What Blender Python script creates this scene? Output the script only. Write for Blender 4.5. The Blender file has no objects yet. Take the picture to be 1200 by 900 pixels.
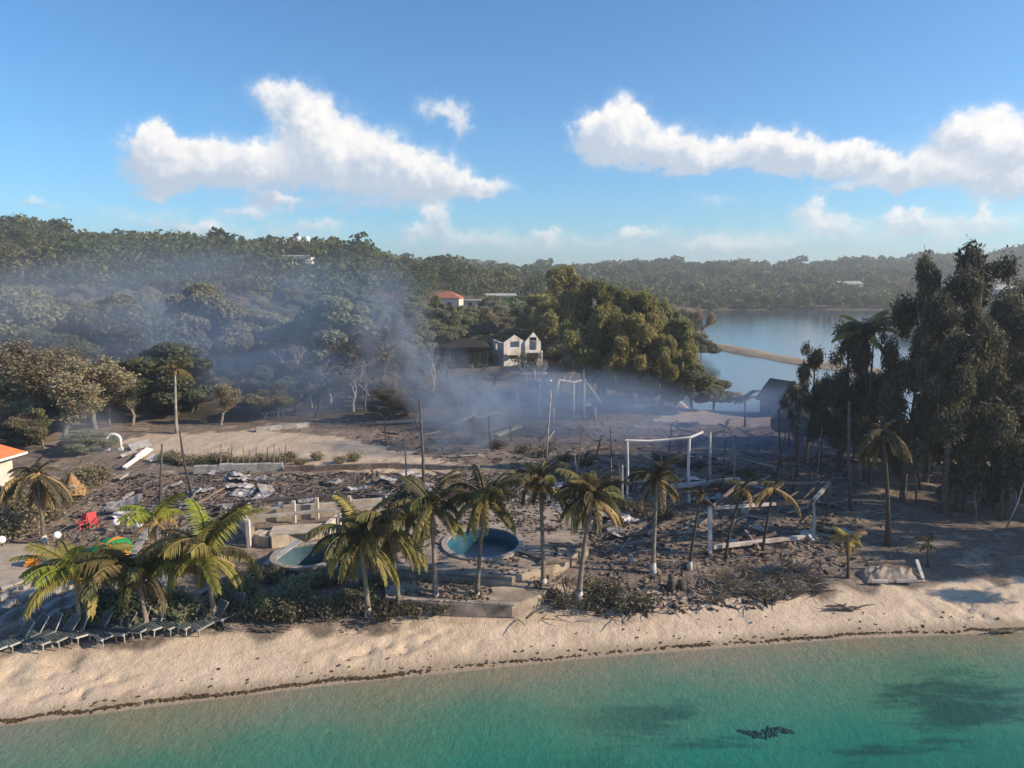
import bpy, bmesh, math, random
import numpy as np
from mathutils import Vector, Matrix, Euler

# ------------------------------------------------------------------ camera, sky, sun, exposure
SC = bpy.context.scene
COL = SC.collection
R = math.radians
CAM_H, F, HORIZON = 17.5, 811.0, 325.0
TH = math.atan((450 - HORIZON) / F)
cd = bpy.data.cameras.new('camera'); cam = bpy.data.objects.new('camera', cd); COL.objects.link(cam)
cam.location = (0, 0, CAM_H); cam.rotation_euler = (math.pi / 2 - TH, 0, 0)
cd.sensor_width = 36; cd.lens = F / 1200 * 36; cd.clip_end = 9000; cd.clip_start = 0.5
SC.camera = cam
SUN_EL, SUN_AZ = 27.0, 97.0          # azimuth clockwise from +Y: low sun on the right, a little to the camera's side
sd = Vector((math.sin(R(SUN_AZ)) * math.cos(R(SUN_EL)), math.cos(R(SUN_AZ)) * math.cos(R(SUN_EL)), math.sin(R(SUN_EL))))
ld = bpy.data.lights.new('sun', 'SUN'); ld.energy = 5.0; ld.angle = R(0.5); ld.color = (1.0, 0.83, 0.62)
sun = bpy.data.objects.new('sun', ld); COL.objects.link(sun)
sun.rotation_euler = sd.to_track_quat('Z', 'Y').to_euler(); sun.location = (200, -20, 100)
SC.view_settings.view_transform = 'Standard'; SC.view_settings.look = 'None'
SC.view_settings.exposure = 0.5; SC.view_settings.gamma = 1; SC.view_settings.use_curve_mapping = False
SKY = 0.096
cy = SC.cycles
cy.volume_bounces = 0; cy.max_bounces = 6; cy.diffuse_bounces = 2; cy.glossy_bounces = 2; cy.transmission_bounces = 2
cy.transparent_max_bounces = 12; cy.volume_step_rate = 1.0; cy.volume_max_steps = 96
cy.use_denoising = True

def ray(px, py):
    u = (px - 600) / F; v = (450 - py) / F
    return np.array((u, math.cos(TH) + v * math.sin(TH), v * math.cos(TH) - math.sin(TH)))
def plane(px, py, z=1.1):
    d = ray(px, py); t = (z - CAM_H) / d[2]; return (d[0] * t, d[1] * t)
def at_depth(px, py, Y):
    d = ray(px, py); t = Y / d[1]; return (d[0] * t, Y, CAM_H + d[2] * t)

class NT:
    """small node-tree writer"""
    def __init__(s, tree): s.t = tree; s.n = tree.nodes; s.l = tree.links
    def node(s, typ, ins=None, **kw):
        n = s.n.new(typ)
        for k, v in kw.items(): setattr(n, k, v)
        for k, v in (ins or {}).items(): s.put(n.inputs[k], v)
        return n
    def put(s, sock, v):
        if hasattr(v, 'is_output'): s.l.new(v, sock)
        elif hasattr(v, 'outputs'): s.l.new(v.outputs[0], sock)
        else:
            if isinstance(v, (tuple, list)) and len(v) == 3 and sock.type == 'RGBA': v = (*v, 1)
            sock.default_value = v
    def math(s, op, a, b=0.0, c=0.0, clamp=False):
        n = s.n.new('ShaderNodeMath'); n.operation = op; n.use_clamp = clamp
        s.put(n.inputs[0], a); s.put(n.inputs[1], b); s.put(n.inputs[2], c); return n.outputs[0]
    def vmath(s, op, a, b=(0, 0, 0)):
        n = s.n.new('ShaderNodeVectorMath'); n.operation = op
        s.put(n.inputs[0], a); s.put(n.inputs[1], b); return n
    def noise(s, vec, scale, detail=4, rough=.55, out=0, dist=0.0):
        n = s.node('ShaderNodeTexNoise', {'Scale': scale, 'Detail': detail, 'Roughness': rough, 'Distortion': dist})
        if vec is not None: s.put(n.inputs['Vector'], vec)
        return n.outputs[out]
    def ramp(s, fac, stops):
        n = s.n.new('ShaderNodeValToRGB'); s.put(n.inputs[0], fac)
        e = n.color_ramp.elements
        while len(e) < len(stops): e.new(0.5)
        for el, (p, c) in zip(e, stops):
            el.position = p; el.color = (*c, 1) if not isinstance(c, float) else (c, c, c, 1)
        return n.outputs[0]
    def mix(s, fac, a, b, mode='MIX'):
        n = s.n.new('ShaderNodeMix'); n.data_type = 'RGBA'; n.blend_type = mode
        s.put(n.inputs[0], fac); s.put(n.inputs[6], a); s.put(n.inputs[7], b); return n.outputs[2]
    def maprange(s, v, a, b, c=0.0, d=1.0, smooth=True):
        n = s.n.new('ShaderNodeMapRange'); n.interpolation_type = 'SMOOTHSTEP' if smooth else 'LINEAR'
        for i, x in enumerate((v, a, b, c, d)): s.put(n.inputs[i], x)
        return n.outputs[0]

# ---- world: physical sky with fair-weather cumulus, drawn over azimuth and elevation all the way round
W = bpy.data.worlds.new('World'); SC.world = W; W.use_nodes = True
W.cycles.sampling_method = 'MANUAL'; W.cycles.sample_map_resolution = 256
w = NT(W.node_tree); w.n.clear()
sky = w.node('ShaderNodeTexSky', sky_type='NISHITA')
sky.sun_disc = False; sky.sun_elevation = R(SUN_EL); sky.sun_rotation = R(SUN_AZ)
sky.altitude = 0; sky.air_density = 1.0; sky.dust_density = 0.4; sky.ozone_density = 2.2
CLOUDS = [  # px, py, rx, ry, weight: the cumulus of the photograph, turned into directions
    (185,188,48,34,1),(178,165,22,26,.7),(240,195,62,28,1),(300,195,48,28,1),(322,112,42,20,.62),(365,150,40,42,1),(372,185,48,40,.8),(430,188,58,40,1),
    (490,205,62,28,1),(555,220,55,14,.8),(515,128,36,16,.62),(541,152,16,20,.5),
    (705,160,40,34,1),(735,140,30,26,.7),(770,172,66,26,1),(835,186,56,17,1),(898,170,38,26,.9),(945,184,64,20,1),(1010,192,60,20,.9),
    (1130,158,52,30,1),(1180,172,52,40,1),(1085,202,70,20,.9),(1190,215,60,18,.8),(1000,222,80,9,.42),
    (640,274,14,12,.75),(952,248,26,15,.8),(975,264,30,11,.5),(1062,256,24,14,.66),(1150,250,10,18,.5),(512,256,16,20,.7),(482,268,18,12,.7),(545,275,60,14,.38),(230,266,34,9,.62),
    (325,236,30,10,.7),(290,248,40,8,.5),(745,270,32,9,.55),(35,235,45,6,.42),(190,228,40,9,.42),(840,236,55,10,.4),(60,275,80,14,.42),(370,262,50,9,.45),(850,290,60,9,.5),(300,280,190,22,.46),(900,282,260,24,.48),(600,290,160,18,.44),(1130,262,120,24,.46),(150,252,140,14,.34),(420,240,120,10,.3)]
g = bpy.data.node_groups.new('cloud_field', 'ShaderNodeTree')
g.interface.new_socket('Vector', in_out='INPUT', socket_type='NodeSocketVector')
g.interface.new_socket('Value', in_out='OUTPUT', socket_type='NodeSocketFloat')
g.interface.new_socket('Side', in_out='OUTPUT', socket_type='NodeSocketFloat')
G = NT(g); gi = G.n.new('NodeGroupInput'); go = G.n.new('NodeGroupOutput')
acc = 0.0; acc2 = 0.0
for (px, py, rx, ry, wt) in CLOUDS:
    d = ray(px, py); az = math.degrees(math.atan2(d[0], d[1])); el = math.degrees(math.atan2(d[2], math.hypot(d[0], d[1])))
    k = math.degrees(1 / F); c2 = math.cos(R(az)) ** 2
    q = G.vmath('SUBTRACT', gi.outputs[0], (az, el, 0)).outputs[0]
    q = G.vmath('MULTIPLY', q, (1.12 / (rx * k * c2), 1.10 / (ry * k * math.sqrt(c2)), 0)).outputs[0]
    e = G.math('EXPONENT', G.math('MULTIPLY', G.vmath('DOT_PRODUCT', q, q).outputs['Value'], -1.1))
    acc = G.math('MULTIPLY_ADD', e, wt, acc)
    acc2 = G.math('MULTIPLY_ADD', e, G.vmath('DOT_PRODUCT', q, (.45 * wt, .9 * wt, 0)).outputs['Value'], acc2)
G.put(go.inputs[0], acc); G.put(go.inputs[1], acc2)
tc = w.node('ShaderNodeTexCoord'); sx = w.node('ShaderNodeSeparateXYZ', {0: tc.outputs['Generated']})
az = w.math('MULTIPLY', w.math('ARCTAN2', sx.outputs[0], sx.outputs[1]), 57.29578)
az = w.math('SUBTRACT', w.math('PINGPONG', w.math('ADD', az, 38.0), 76.0), 38.0)      # the cloud field goes on round the horizon
hyp = w.math('SQRT', w.math('ADD', w.math('MULTIPLY', sx.outputs[0], sx.outputs[0]), w.math('MULTIPLY', sx.outputs[1], sx.outputs[1])))
el = w.math('MULTIPLY', w.math('ARCTAN2', sx.outputs[2], hyp), 57.29578)
P = w.node('ShaderNodeCombineXYZ', {0: az, 1: el}).outputs[0]
n1 = w.node('ShaderNodeTexNoise', {'Scale': 0.62, 'Detail': 6, 'Roughness': .58, 'Vector': P})
off = w.vmath('MULTIPLY', w.vmath('SUBTRACT', n1.outputs['Color'], (.5, .5, .5)).outputs[0], (3.4, 2.5, 0)).outputs[0]
Pd = w.vmath('ADD', P, off).outputs[0]
cf = w.n.new('ShaderNodeGroup'); cf.node_tree = g; w.put(cf.inputs[0], Pd)
f1 = cf.outputs[0]; side = w.math('DIVIDE', cf.outputs[1], w.math('ADD', f1, .05))
n2 = w.noise(P, 0.9, 5, .55)
dens = w.math('ADD', f1, w.math('MULTIPLY', w.math('SUBTRACT', n2, .5), .42))
alpha = w.math('ADD', w.math('MULTIPLY', w.maprange(dens, .10, .85), .55), w.math('MULTIPLY', w.maprange(dens, .30, .66), .45))
lit = w.maprange(w.math('ADD', side, w.math('MULTIPLY', w.math('SUBTRACT', n1.outputs['Fac'], .5), 1.6)), -.55, .65)
lit = w.math('MULTIPLY', lit, w.maprange(n2, .2, .75, .75, 1.05))
ccol = w.mix(lit, (4.3, 4.9, 5.8), (8.7, 8.3, 7.8))
vis = w.maprange(el, 0.5, 7.0, .55, 1.0)
alpha = w.math('MULTIPLY', w.math('MULTIPLY', alpha, vis), .96)
skyc = w.mix(1.0, sky, (0.60, 1.00, 1.30), 'MULTIPLY')
mixc = w.mix(alpha, skyc, ccol)
bg = w.node('ShaderNodeBackground', {'Color': mixc, 'Strength': SKY})
w.l.new(bg.outputs[0], w.node('ShaderNodeOutputWorld').inputs[0])

# ------------------------------------------------------------------ helpers
rnd = random.Random(11); nr = np.random.default_rng(11)
def hash2(ix, iy, seed=0):
    h = (ix.astype(np.int64) * 374761393 + iy.astype(np.int64) * 668265263 + seed * 974711) & 0xffffffff
    h = ((h ^ (h >> 13)) * 1274126177) & 0xffffffff
    return ((h ^ (h >> 16)) & 0xffff) / 65535.0
def vnoise(x, y, s, seed=0):
    x = np.asarray(x, float) / s; y = np.asarray(y, float) / s
    ix = np.floor(x); iy = np.floor(y); fx = x - ix; fy = y - iy
    fx = fx * fx * (3 - 2 * fx); fy = fy * fy * (3 - 2 * fy)
    a = hash2(ix, iy, seed); b = hash2(ix + 1, iy, seed); c = hash2(ix, iy + 1, seed); d = hash2(ix + 1, iy + 1, seed)
    return (a * (1 - fx) + b * fx) * (1 - fy) + (c * (1 - fx) + d * fx) * fy
def sstep(a, b, x): t = np.clip((np.asarray(x, float) - a) / (b - a), 0, 1); return t * t * (3 - 2 * t)

def mesh_obj(name, verts, faces, mats, parent=None, smooth=False, midx=None):
    me = bpy.data.meshes.new(name); me.from_pydata([tuple(v) for v in verts], [], faces)
    return link(name, me, mats, parent, smooth, midx)
def link(name, me, mats, parent=None, smooth=False, midx=None):
    for m in (mats if isinstance(mats, (list, tuple)) else [mats]):
        if m is not None: me.materials.append(m)
    if smooth: me.polygons.foreach_set('use_smooth', [True] * len(me.polygons))
    if midx is not None: me.polygons.foreach_set('material_index', midx)
    me.update(); o = bpy.data.objects.new(name, me); COL.objects.link(o); o.parent = parent; return o
def np_mesh(name, V, Fc):
    """V (n,3), Fc (m,k) same-size faces"""
    me = bpy.data.meshes.new(name); m, k = Fc.shape
    me.vertices.add(len(V)); me.vertices.foreach_set('co', V.astype(np.float32).ravel())
    me.loops.add(m * k); me.loops.foreach_set('vertex_index', Fc.astype(np.int32).ravel())
    me.polygons.add(m); me.polygons.foreach_set('loop_start', np.arange(0, m * k, k, dtype=np.int32))
    me.polygons.foreach_set('loop_total', np.full(m, k, np.int32)); me.update(calc_edges=True); return me

class MB:
    def __init__(s): s.v = []; s.f = []
    def box(s, c, size, rot=None):
        m = Matrix.Identity(3) if rot is None else (rot if isinstance(rot, Matrix) else Euler(rot).to_matrix())
        b = len(s.v); c = Vector(c)
        for dx in (-.5, .5):
            for dy in (-.5, .5):
                for dz in (-.5, .5): s.v.append(c + m @ Vector((dx * size[0], dy * size[1], dz * size[2])))
        for q in ((0,1,3,2),(4,6,7,5),(0,4,5,1),(2,3,7,6),(0,2,6,4),(1,5,7,3)): s.f.append([b + i for i in q])
        return s
    def beam(s, p, q, wd, ht=None, roll=0.0):
        p, q = Vector(p), Vector(q); d = q - p
        rot = d.to_track_quat('X', 'Z').to_matrix() @ Matrix.Rotation(roll, 3, 'X')
        return s.box((p + q) / 2, (d.length, wd, ht or wd), rot)
    def tube(s, pts, rad, n=6, cap=True):
        b = len(s.v); pts = [Vector(p) for p in pts]; k = len(pts); ref = None
        for i, p in enumerate(pts):
            t = (pts[min(i + 1, k - 1)] - pts[max(i - 1, 0)]).normalized()
            if ref is None or abs(ref.dot(t)) > .99: ref = t.orthogonal()
            u = (ref - t * ref.dot(t)).normalized(); vv = t.cross(u); ref = u
            r = rad[i] if isinstance(rad, (list, tuple)) else rad
            for j in range(n):
                a = 2 * math.pi * j / n; s.v.append(p + (u * math.cos(a) + vv * math.sin(a)) * r)
        for i in range(k - 1):
            for j in range(n):
                s.f.append([b + i*n + j, b + i*n + (j+1) % n, b + (i+1)*n + (j+1) % n, b + (i+1)*n + j])
        if cap: s.f.append([b + j for j in reversed(range(n))]); s.f.append([b + (k-1)*n + j for j in range(n)])
        return s
    def lathe(s, prof, n=12, c=(0, 0, 0)):
        b = len(s.v); c = Vector(c)
        for (r, z) in prof:
            for j in range(n): a = 2*math.pi*j/n; s.v.append(c + Vector((r*math.cos(a), r*math.sin(a), z)))
        for i in range(len(prof)-1):
            for j in range(n): s.f.append([b+i*n+j, b+i*n+(j+1)%n, b+(i+1)*n+(j+1)%n, b+(i+1)*n+j])
        return s
    def prism(s, poly, z0, z1):
        b = len(s.v); n = len(poly)
        for z in (z0, z1):
            for p in poly: s.v.append(Vector((p[0], p[1], z)))
        s.f.append([b+i for i in reversed(range(n))]); s.f.append([b+n+i for i in range(n)])
        for i in range(n): j = (i+1) % n; s.f.append([b+i, b+j, b+n+j, b+n+i])
        return s
    def build(s, name, mat, parent=None, smooth=False): return mesh_obj(name, s.v, s.f, mat, parent, smooth)

def tag(o, label=None, cat=None, group=None, kind=None):
    for k, v in (('label', label), ('category', cat), ('group', group), ('kind', kind)):
        if v: o[k] = v
    return o
def empty(name, loc, rz=0, label=None, cat=None, group=None, scale=None):
    o = bpy.data.objects.new(name, None); COL.objects.link(o); o.empty_display_size = .3
    o.location = loc; o.rotation_euler = (0, 0, rz)
    if scale is not None: o.scale = scale
    return tag(o, label, cat, group)
def inst(name, me, parent=None, loc=(0,0,0), rot=(0,0,0), scale=(1,1,1)):
    o = bpy.data.objects.new(name, me); COL.objects.link(o); o.parent = parent
    o.location = loc; o.rotation_euler = rot; o.scale = scale; return o

# ------------------------------------------------------------------ materials
def mat(name): 
    m = bpy.data.materials.new(name); m.use_nodes = True; t = NT(m.node_tree); t.n.clear()
    return m, t, t.n.new('ShaderNodeOutputMaterial')
def pos(t): return t.node('ShaderNodeNewGeometry').outputs['Position']
def rough_mat(name, c1, c2, scale=3.0, rough=.8, bump=.3, bscale=None, c3=None, spec=.25, metal=0.0, objvar=.0):
    m, t, out = mat(name); p = t.node('ShaderNodeTexCoord').outputs['Object'] if objvar >= 0 else pos(t)
    n = t.noise(p, scale, 6, .62)
    st = [(.3, c1), (.7, c2)] if c3 is None else [(.25, c1), (.5, c2), (.72, c3)]
    c = t.ramp(n, st)
    if objvar > 0:
        oi = t.node('ShaderNodeObjectInfo').outputs['Random']
        c = t.mix(1.0, c, t.ramp(oi, [(0, (1-objvar,)*3), (1, (1+objvar,)*3)]), 'MULTIPLY')
    b = t.node('ShaderNodeBsdfPrincipled', {'Base Color': c, 'Roughness': rough, 'Specular IOR Level': spec, 'Metallic': metal})
    if bump: 
        bn = t.node('ShaderNodeBump', {'Strength': bump, 'Distance': .05, 'Height': t.noise(p, bscale or scale * 4, 5, .6)})
        t.l.new(bn.outputs[0], b.inputs['Normal'])
    t.l.new(b.outputs[0], out.inputs[0]); return m
def leaf_mat(name, dark, light, tint=(.2, .17, .06), trans=.28, amt=.35, nscale=.35):
    m, t, out = mat(name); oi = t.node('ShaderNodeObjectInfo').outputs['Random']
    n = t.noise(pos(t), nscale, 3, .6); fine = t.node('ShaderNodeNewGeometry').outputs['Random Per Island']
    c = t.mix(t.maprange(t.math('ADD', t.math('MULTIPLY', n, .7), t.math('MULTIPLY', fine, .4)), .25, .8), dark, light)
    c = t.mix(t.math('MULTIPLY', t.math('POWER', oi, 2.0), amt), c, tint)
    c = t.mix(1.0, c, t.ramp(t.math('FRACT', t.math('MULTIPLY', oi, 7.31)), [(0, (.72,)*3), (1, (1.25,)*3)]), 'MULTIPLY')
    d = t.node('ShaderNodeBsdfPrincipled', {'Base Color': c, 'Roughness': .55, 'Specular IOR Level': .2})
    tr = t.node('ShaderNodeBsdfTranslucent', {'Color': c})
    mx = t.node('ShaderNodeMixShader', {0: trans, 1: d.outputs[0], 2: tr.outputs[0]})
    t.l.new(mx.outputs[0], out.inputs[0]); return m

M = {}
M['bark'] = rough_mat('bark', (.05,.04,.03), (.17,.14,.11), 4, .9, .5, 14, objvar=.25)
M['greybark'] = rough_mat('grey_bark', (.10,.09,.085), (.30,.27,.24), 4, .9, .5, 14, objvar=.25)
M['ashwood'] = rough_mat('ashen_wood', (.16,.145,.13), (.42,.39,.35), 3, .9, .3, 14, objvar=.3)
M['ash'] = rough_mat('ash_lumps', (.14,.125,.115), (.36,.33,.30), .8, .95, .3, 12)
M['char'] = rough_mat('charred_wood', (.03,.026,.023), (.14,.118,.103), 5, .85, .6, 20, objvar=.3)
M['charbrown'] = rough_mat('scorched_wood', (.09,.067,.054), (.29,.22,.175), 5, .85, .6, 20, objvar=.35)
M['palmtrunk'] = rough_mat('palm_trunk', (.10,.085,.07), (.26,.22,.18), 5, .9, .6, 25, objvar=.25)
M['palmbase'] = rough_mat('lime_washed_trunk_foot', (.34,.30,.26), (.66,.62,.55), 4, .85, .3, 25)  # paler than the trunk above it
M['palmchar'] = rough_mat('scorched_palm_trunk', (.03,.026,.022), (.11,.09,.075), 5, .9, .6, 25)
M['leaf_broad'] = leaf_mat('broadleaf_foliage', (.115,.13,.07), (.29,.305,.17), (.34,.29,.18), .44, .6)
M['leaf_olive'] = leaf_mat('olive_foliage', (.12,.125,.045), (.36,.335,.13), (.38,.28,.11), .46)
M['leaf_dark'] = leaf_mat('dark_needle_foliage', (.042,.046,.032), (.15,.145,.095), (.22,.16,.10), .38)
M['leaf_scorched'] = leaf_mat('scorched_foliage', (.17,.14,.09), (.40,.33,.215), (.24,.235,.11), .38, .8)
M['leaf_mangrove'] = leaf_mat('mangrove_foliage', (.06,.10,.022), (.19,.25,.06), (.22,.17,.06), .4)
M['leaf_far_old'] = leaf_mat('far_wood_foliage', (.035,.055,.022), (.15,.165,.06), (.1,.1,.04), .35, 0, .045)
m, t, out = mat('mixed_far_wood'); p = pos(t)
n_ = t.noise(p, .035, 5, .6); n3 = t.noise(p, .16, 3, .6); isl = t.node('ShaderNodeNewGeometry').outputs['Random Per Island']
c = t.ramp(n_, [(.32, (.045,.075,.036)), (.46, (.09,.12,.05)), (.58, (.14,.145,.065)), (.70, (.19,.16,.10))])
c = t.mix(1.0, c, t.ramp(n3, [(.3, (.6,.62,.6)), (.7, (1.35,1.3,1.2))]), 'MULTIPLY'); c = t.mix(1.0, c, t.ramp(isl, [(0, (.7,)*3), (1, (1.3,)*3)]), 'MULTIPLY')
d = t.node('ShaderNodeBsdfPrincipled', {'Base Color': c, 'Roughness': .6, 'Specular IOR Level': .15}); tr = t.node('ShaderNodeBsdfTranslucent', {'Color': c})
t.l.new(t.node('ShaderNodeMixShader', {0: .35, 1: d.outputs[0], 2: tr.outputs[0]}).outputs[0], out.inputs[0]); M['leaf_far'] = m
M['frond_green'] = leaf_mat('green_frond', (.08,.09,.025), (.28,.27,.075), (.42,.32,.11), .4, .9, 1.5)
M['frond_dark'] = leaf_mat('dark_frond', (.04,.05,.022), (.16,.16,.06), (.28,.21,.09), .35, .9, 1.5)
M['frond_lime'] = leaf_mat('lime_frond', (.10,.15,.02), (.32,.36,.06), (.4,.32,.07), .4, .5, 1.5)
M['frond_dead'] = leaf_mat('dead_frond', (.22,.15,.07), (.52,.40,.17), (.35,.2,.1), .3, .5, 2)
M['frond_yellow'] = leaf_mat('yellow_frond', (.38,.32,.06), (.62,.55,.14), (.6,.45,.1), .4, .4, 2)
M['frond_singed'] = leaf_mat('singed_frond', (.04,.034,.023), (.155,.125,.07), (.08,.085,.035), .28, .6, 2)
M['white'] = rough_mat('white_paint', (.62,.60,.56), (.82,.80,.76), 1.5, .7, .1, 20)
M['sootwhite'] = rough_mat('soot_streaked_white', (.20,.175,.16), (.62,.57,.53), .8, .8, .3, 18, c3=(.78,.74,.70))
M['whitewall'] = rough_mat('sooty_white_wall', (.22,.18,.15), (.66,.61,.54), .55, .85, .15, 12, c3=(.82,.79,.72))
M['cream'] = rough_mat('cream_wall', (.45,.40,.33), (.68,.62,.53), 1.0, .85, .2, 12)
M['stone'] = rough_mat('sand_stone', (.30,.245,.185), (.52,.44,.345), 1.6, .85, .35, 14, objvar=.12)
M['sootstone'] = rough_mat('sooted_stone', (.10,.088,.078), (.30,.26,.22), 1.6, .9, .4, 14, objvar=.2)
M['concrete'] = rough_mat('ashen_concrete', (.22,.21,.20), (.46,.44,.41), 2.0, .9, .3, 16, objvar=.25)
M['paleconcrete'] = rough_mat('pale_scorched_beam', (.16,.13,.115), (.50,.44,.40), .9, .85, .3, 16, c3=(.68,.61,.56))
M['metal'] = rough_mat('burnt_roof_sheet', (.12,.11,.105), (.42,.40,.39), 2.5, .6, .2, 10, c3=(.25,.16,.11), metal=.25, objvar=.3)
M['redroof'] = rough_mat('red_roof', (.30,.10,.06), (.42,.17,.11), 2.0, .8, .3)
M['orangeroof'] = rough_mat('orange_roof_tile', (.62,.13,.045), (.78,.21,.085), 2.0, .7, .3)
M['window'] = rough_mat('dark_window', (.01,.012,.014), (.03,.035,.04), 1, .2, 0, spec=.5)
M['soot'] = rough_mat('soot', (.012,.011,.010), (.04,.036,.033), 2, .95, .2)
M['poolblue'] = rough_mat('pool_tile', (.02,.075,.11), (.035,.13,.19), .5, .4, 0)
M['pooldark'] = rough_mat('dull_pool_tile', (.05,.10,.13), (.10,.17,.20), 1.2, .5, 0)
M['coping'] = rough_mat('pool_coping', (.20,.17,.145), (.46,.40,.34), .9, .75, .2)
M['deck'] = rough_mat('ash_stained_deck', (.10,.082,.07), (.28,.225,.175), .8, .9, .4, 9, c3=(.47,.385,.295))
M['sling'] = rough_mat('lounger_sling', (.045,.06,.065), (.11,.135,.14), 4, .8, .2, objvar=.3)
M['thatch'] = rough_mat('thatch', (.20,.11,.05), (.46,.29,.13), 6, .9, .7, 30)
M['thatchgrey'] = rough_mat('grey_thatch', (.10,.09,.085), (.22,.20,.185), 6, .9, .7, 30)
M['red'] = rough_mat('red_plastic', (.52,.05,.06), (.70,.12,.12), 3, .45, 0)
M['globe'] = rough_mat('white_globe', (.75,.75,.72), (.85,.85,.82), 3, .35, 0)
M['cloth_green'] = rough_mat('green_canvas', (.015,.20,.06), (.03,.32,.10), 3, .7, .1)
M['cloth_orange'] = rough_mat('orange_canvas', (.65,.22,.03), (.75,.32,.05), 3, .7, .1)
M['weed'] = rough_mat('seaweed', (.04,.025,.012), (.13,.085,.045), 6, .8, .3, 20)
M['seagrass'] = rough_mat('sea_grass', (.005,.045,.036), (.012,.07,.055), 6, .8, .3, 20)
M['brush'] = rough_mat('ashen_brush', (.15,.12,.10), (.40,.33,.27), 3, .9, .3, 20)
M['plank'] = rough_mat('pale_plank', (.35,.38,.26), (.55,.58,.42), 3, .8, .3, 20)
M['paving'] = rough_mat('grey_paving', (.20,.205,.21), (.34,.34,.34), 1.2, .85, .2, 14, objvar=.1)
M['hutwall'] = rough_mat('grey_hut_board', (.30,.30,.31), (.46,.46,.46), 2, .85, .3)

def water_mat(name, bs, strength, tint):
    m, t, out = mat(name); p = pos(t)
    n1 = t.noise(p, bs, 4, .6); n2 = t.noise(p, bs * 4.3, 3, .6)
    h = t.math('ADD', n1, t.math('MULTIPLY', n2, .45))
    b = t.node('ShaderNodeBump', {'Strength': strength, 'Distance': .12, 'Height': h})
    ge = t.node('ShaderNodeNewGeometry')
    c = t.math('ABSOLUTE', t.vmath('DOT_PRODUCT', b.outputs[0], ge.outputs['Incoming']).outputs['Value'])
    fr = t.math('MULTIPLY_ADD', t.math('POWER', t.math('SUBTRACT', 1.0, c, clamp=True), 5.0), .98, .02)
    gl = t.node('ShaderNodeBsdfGlossy', {'Color': (.95,.97,1), 'Roughness': .06}); t.l.new(b.outputs[0], gl.inputs['Normal'])
    tr = t.node('ShaderNodeBsdfTransparent', {'Color': tint})
    mx = t.node('ShaderNodeMixShader', {0: fr, 1: tr.outputs[0], 2: gl.outputs[0]})
    t.l.new(mx.outputs[0], out.inputs[0]); return m
M['sea'] = water_mat('sea_water', 1.5, .55, (.97,.99,.99))
M['lagoon'] = water_mat('lagoon_water', .5, .3, (.9,.95,.97))
M['poolwater'] = water_mat('pool_water', 2.0, .25, (.75,.92,.95))

# ------------------------------------------------------------------ terrain
SHX = [-400, -60, -20.2, -8.2, 4.0, 16.8, 25.6, 45, 120, 500]
SHY = [-40, 14.5, 25.0, 27.7, 30.0, 31.7, 32.3, 33.0, 30, -40]
RLX = [-700, -330, -237, -201, -158, -120, -79, -47, 0, 60, 140]        # ridge on the left, 320 m off
RLZ = [50, 46, 36, 27, 25, 24, 23, 15, 8, 2, 0]
RRX = [-600, -100, 86, 216, 300, 345, 432, 518, 700, 1200]              # hills beyond the lagoon, 700 m off
RRZ = [30, 16, 17, 23, 22, 22, 28, 36, 40, 30]
POOLS = [plane(566, 636, 1.7) + (2.15, 2.35), plane(360, 651, 1.5) + (1.75, 1.6)]
SPIT = [(45, 196), (52, 178), (60, 145), (70, 120), (84, 100)]
LAG_L = [(88, 27), (100, 29), (125, 37), (160, 47), (200, 58), (260, 74), (330, 92), (385, 108)]   # (y, x) of the west bank
def seg_dist(x, y, pts):
    best = np.full(np.shape(x), 1e9)
    for (ax, ay), (bx, by) in zip(pts[:-1], pts[1:]):
        dx, dy = bx - ax, by - ay
        t = np.clip(((x - ax) * dx + (y - ay) * dy) / (dx*dx + dy*dy), 0, 1)
        best = np.minimum(best, np.hypot(x - ax - t*dx, y - ay - t*dy))
    return best
def shore_s(x, y): return (np.asarray(y, float) - np.interp(x, SHX, SHY)) * .98
def lagoon_in(x, y):
    """metres inside the lagoon (negative on land)"""
    x = np.asarray(x, float); y = np.asarray(y, float)
    west = (x - np.interp(y, [a for a, b in LAG_L], [b for a, b in LAG_L])) * .95
    south = y - (88 + 6 * np.sin(x * .08)) ; north = 378 + 5 * np.sin(x * .05) - y
    d = np.minimum(np.minimum(west, south), np.minimum(north, 420 - x))
    d = d + (vnoise(x, y, 9, 5) - .5) * 4
    d = np.minimum(d, seg_dist(x, y, SPIT) - 6.0 - 2.0 * vnoise(x, y, 7, 3))
    d = np.minimum(d, np.maximum(np.abs(y - 212) - 9, 116 + 6*vnoise(x, y, 8, 9) - x))  # point of land from the right
    return d
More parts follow.
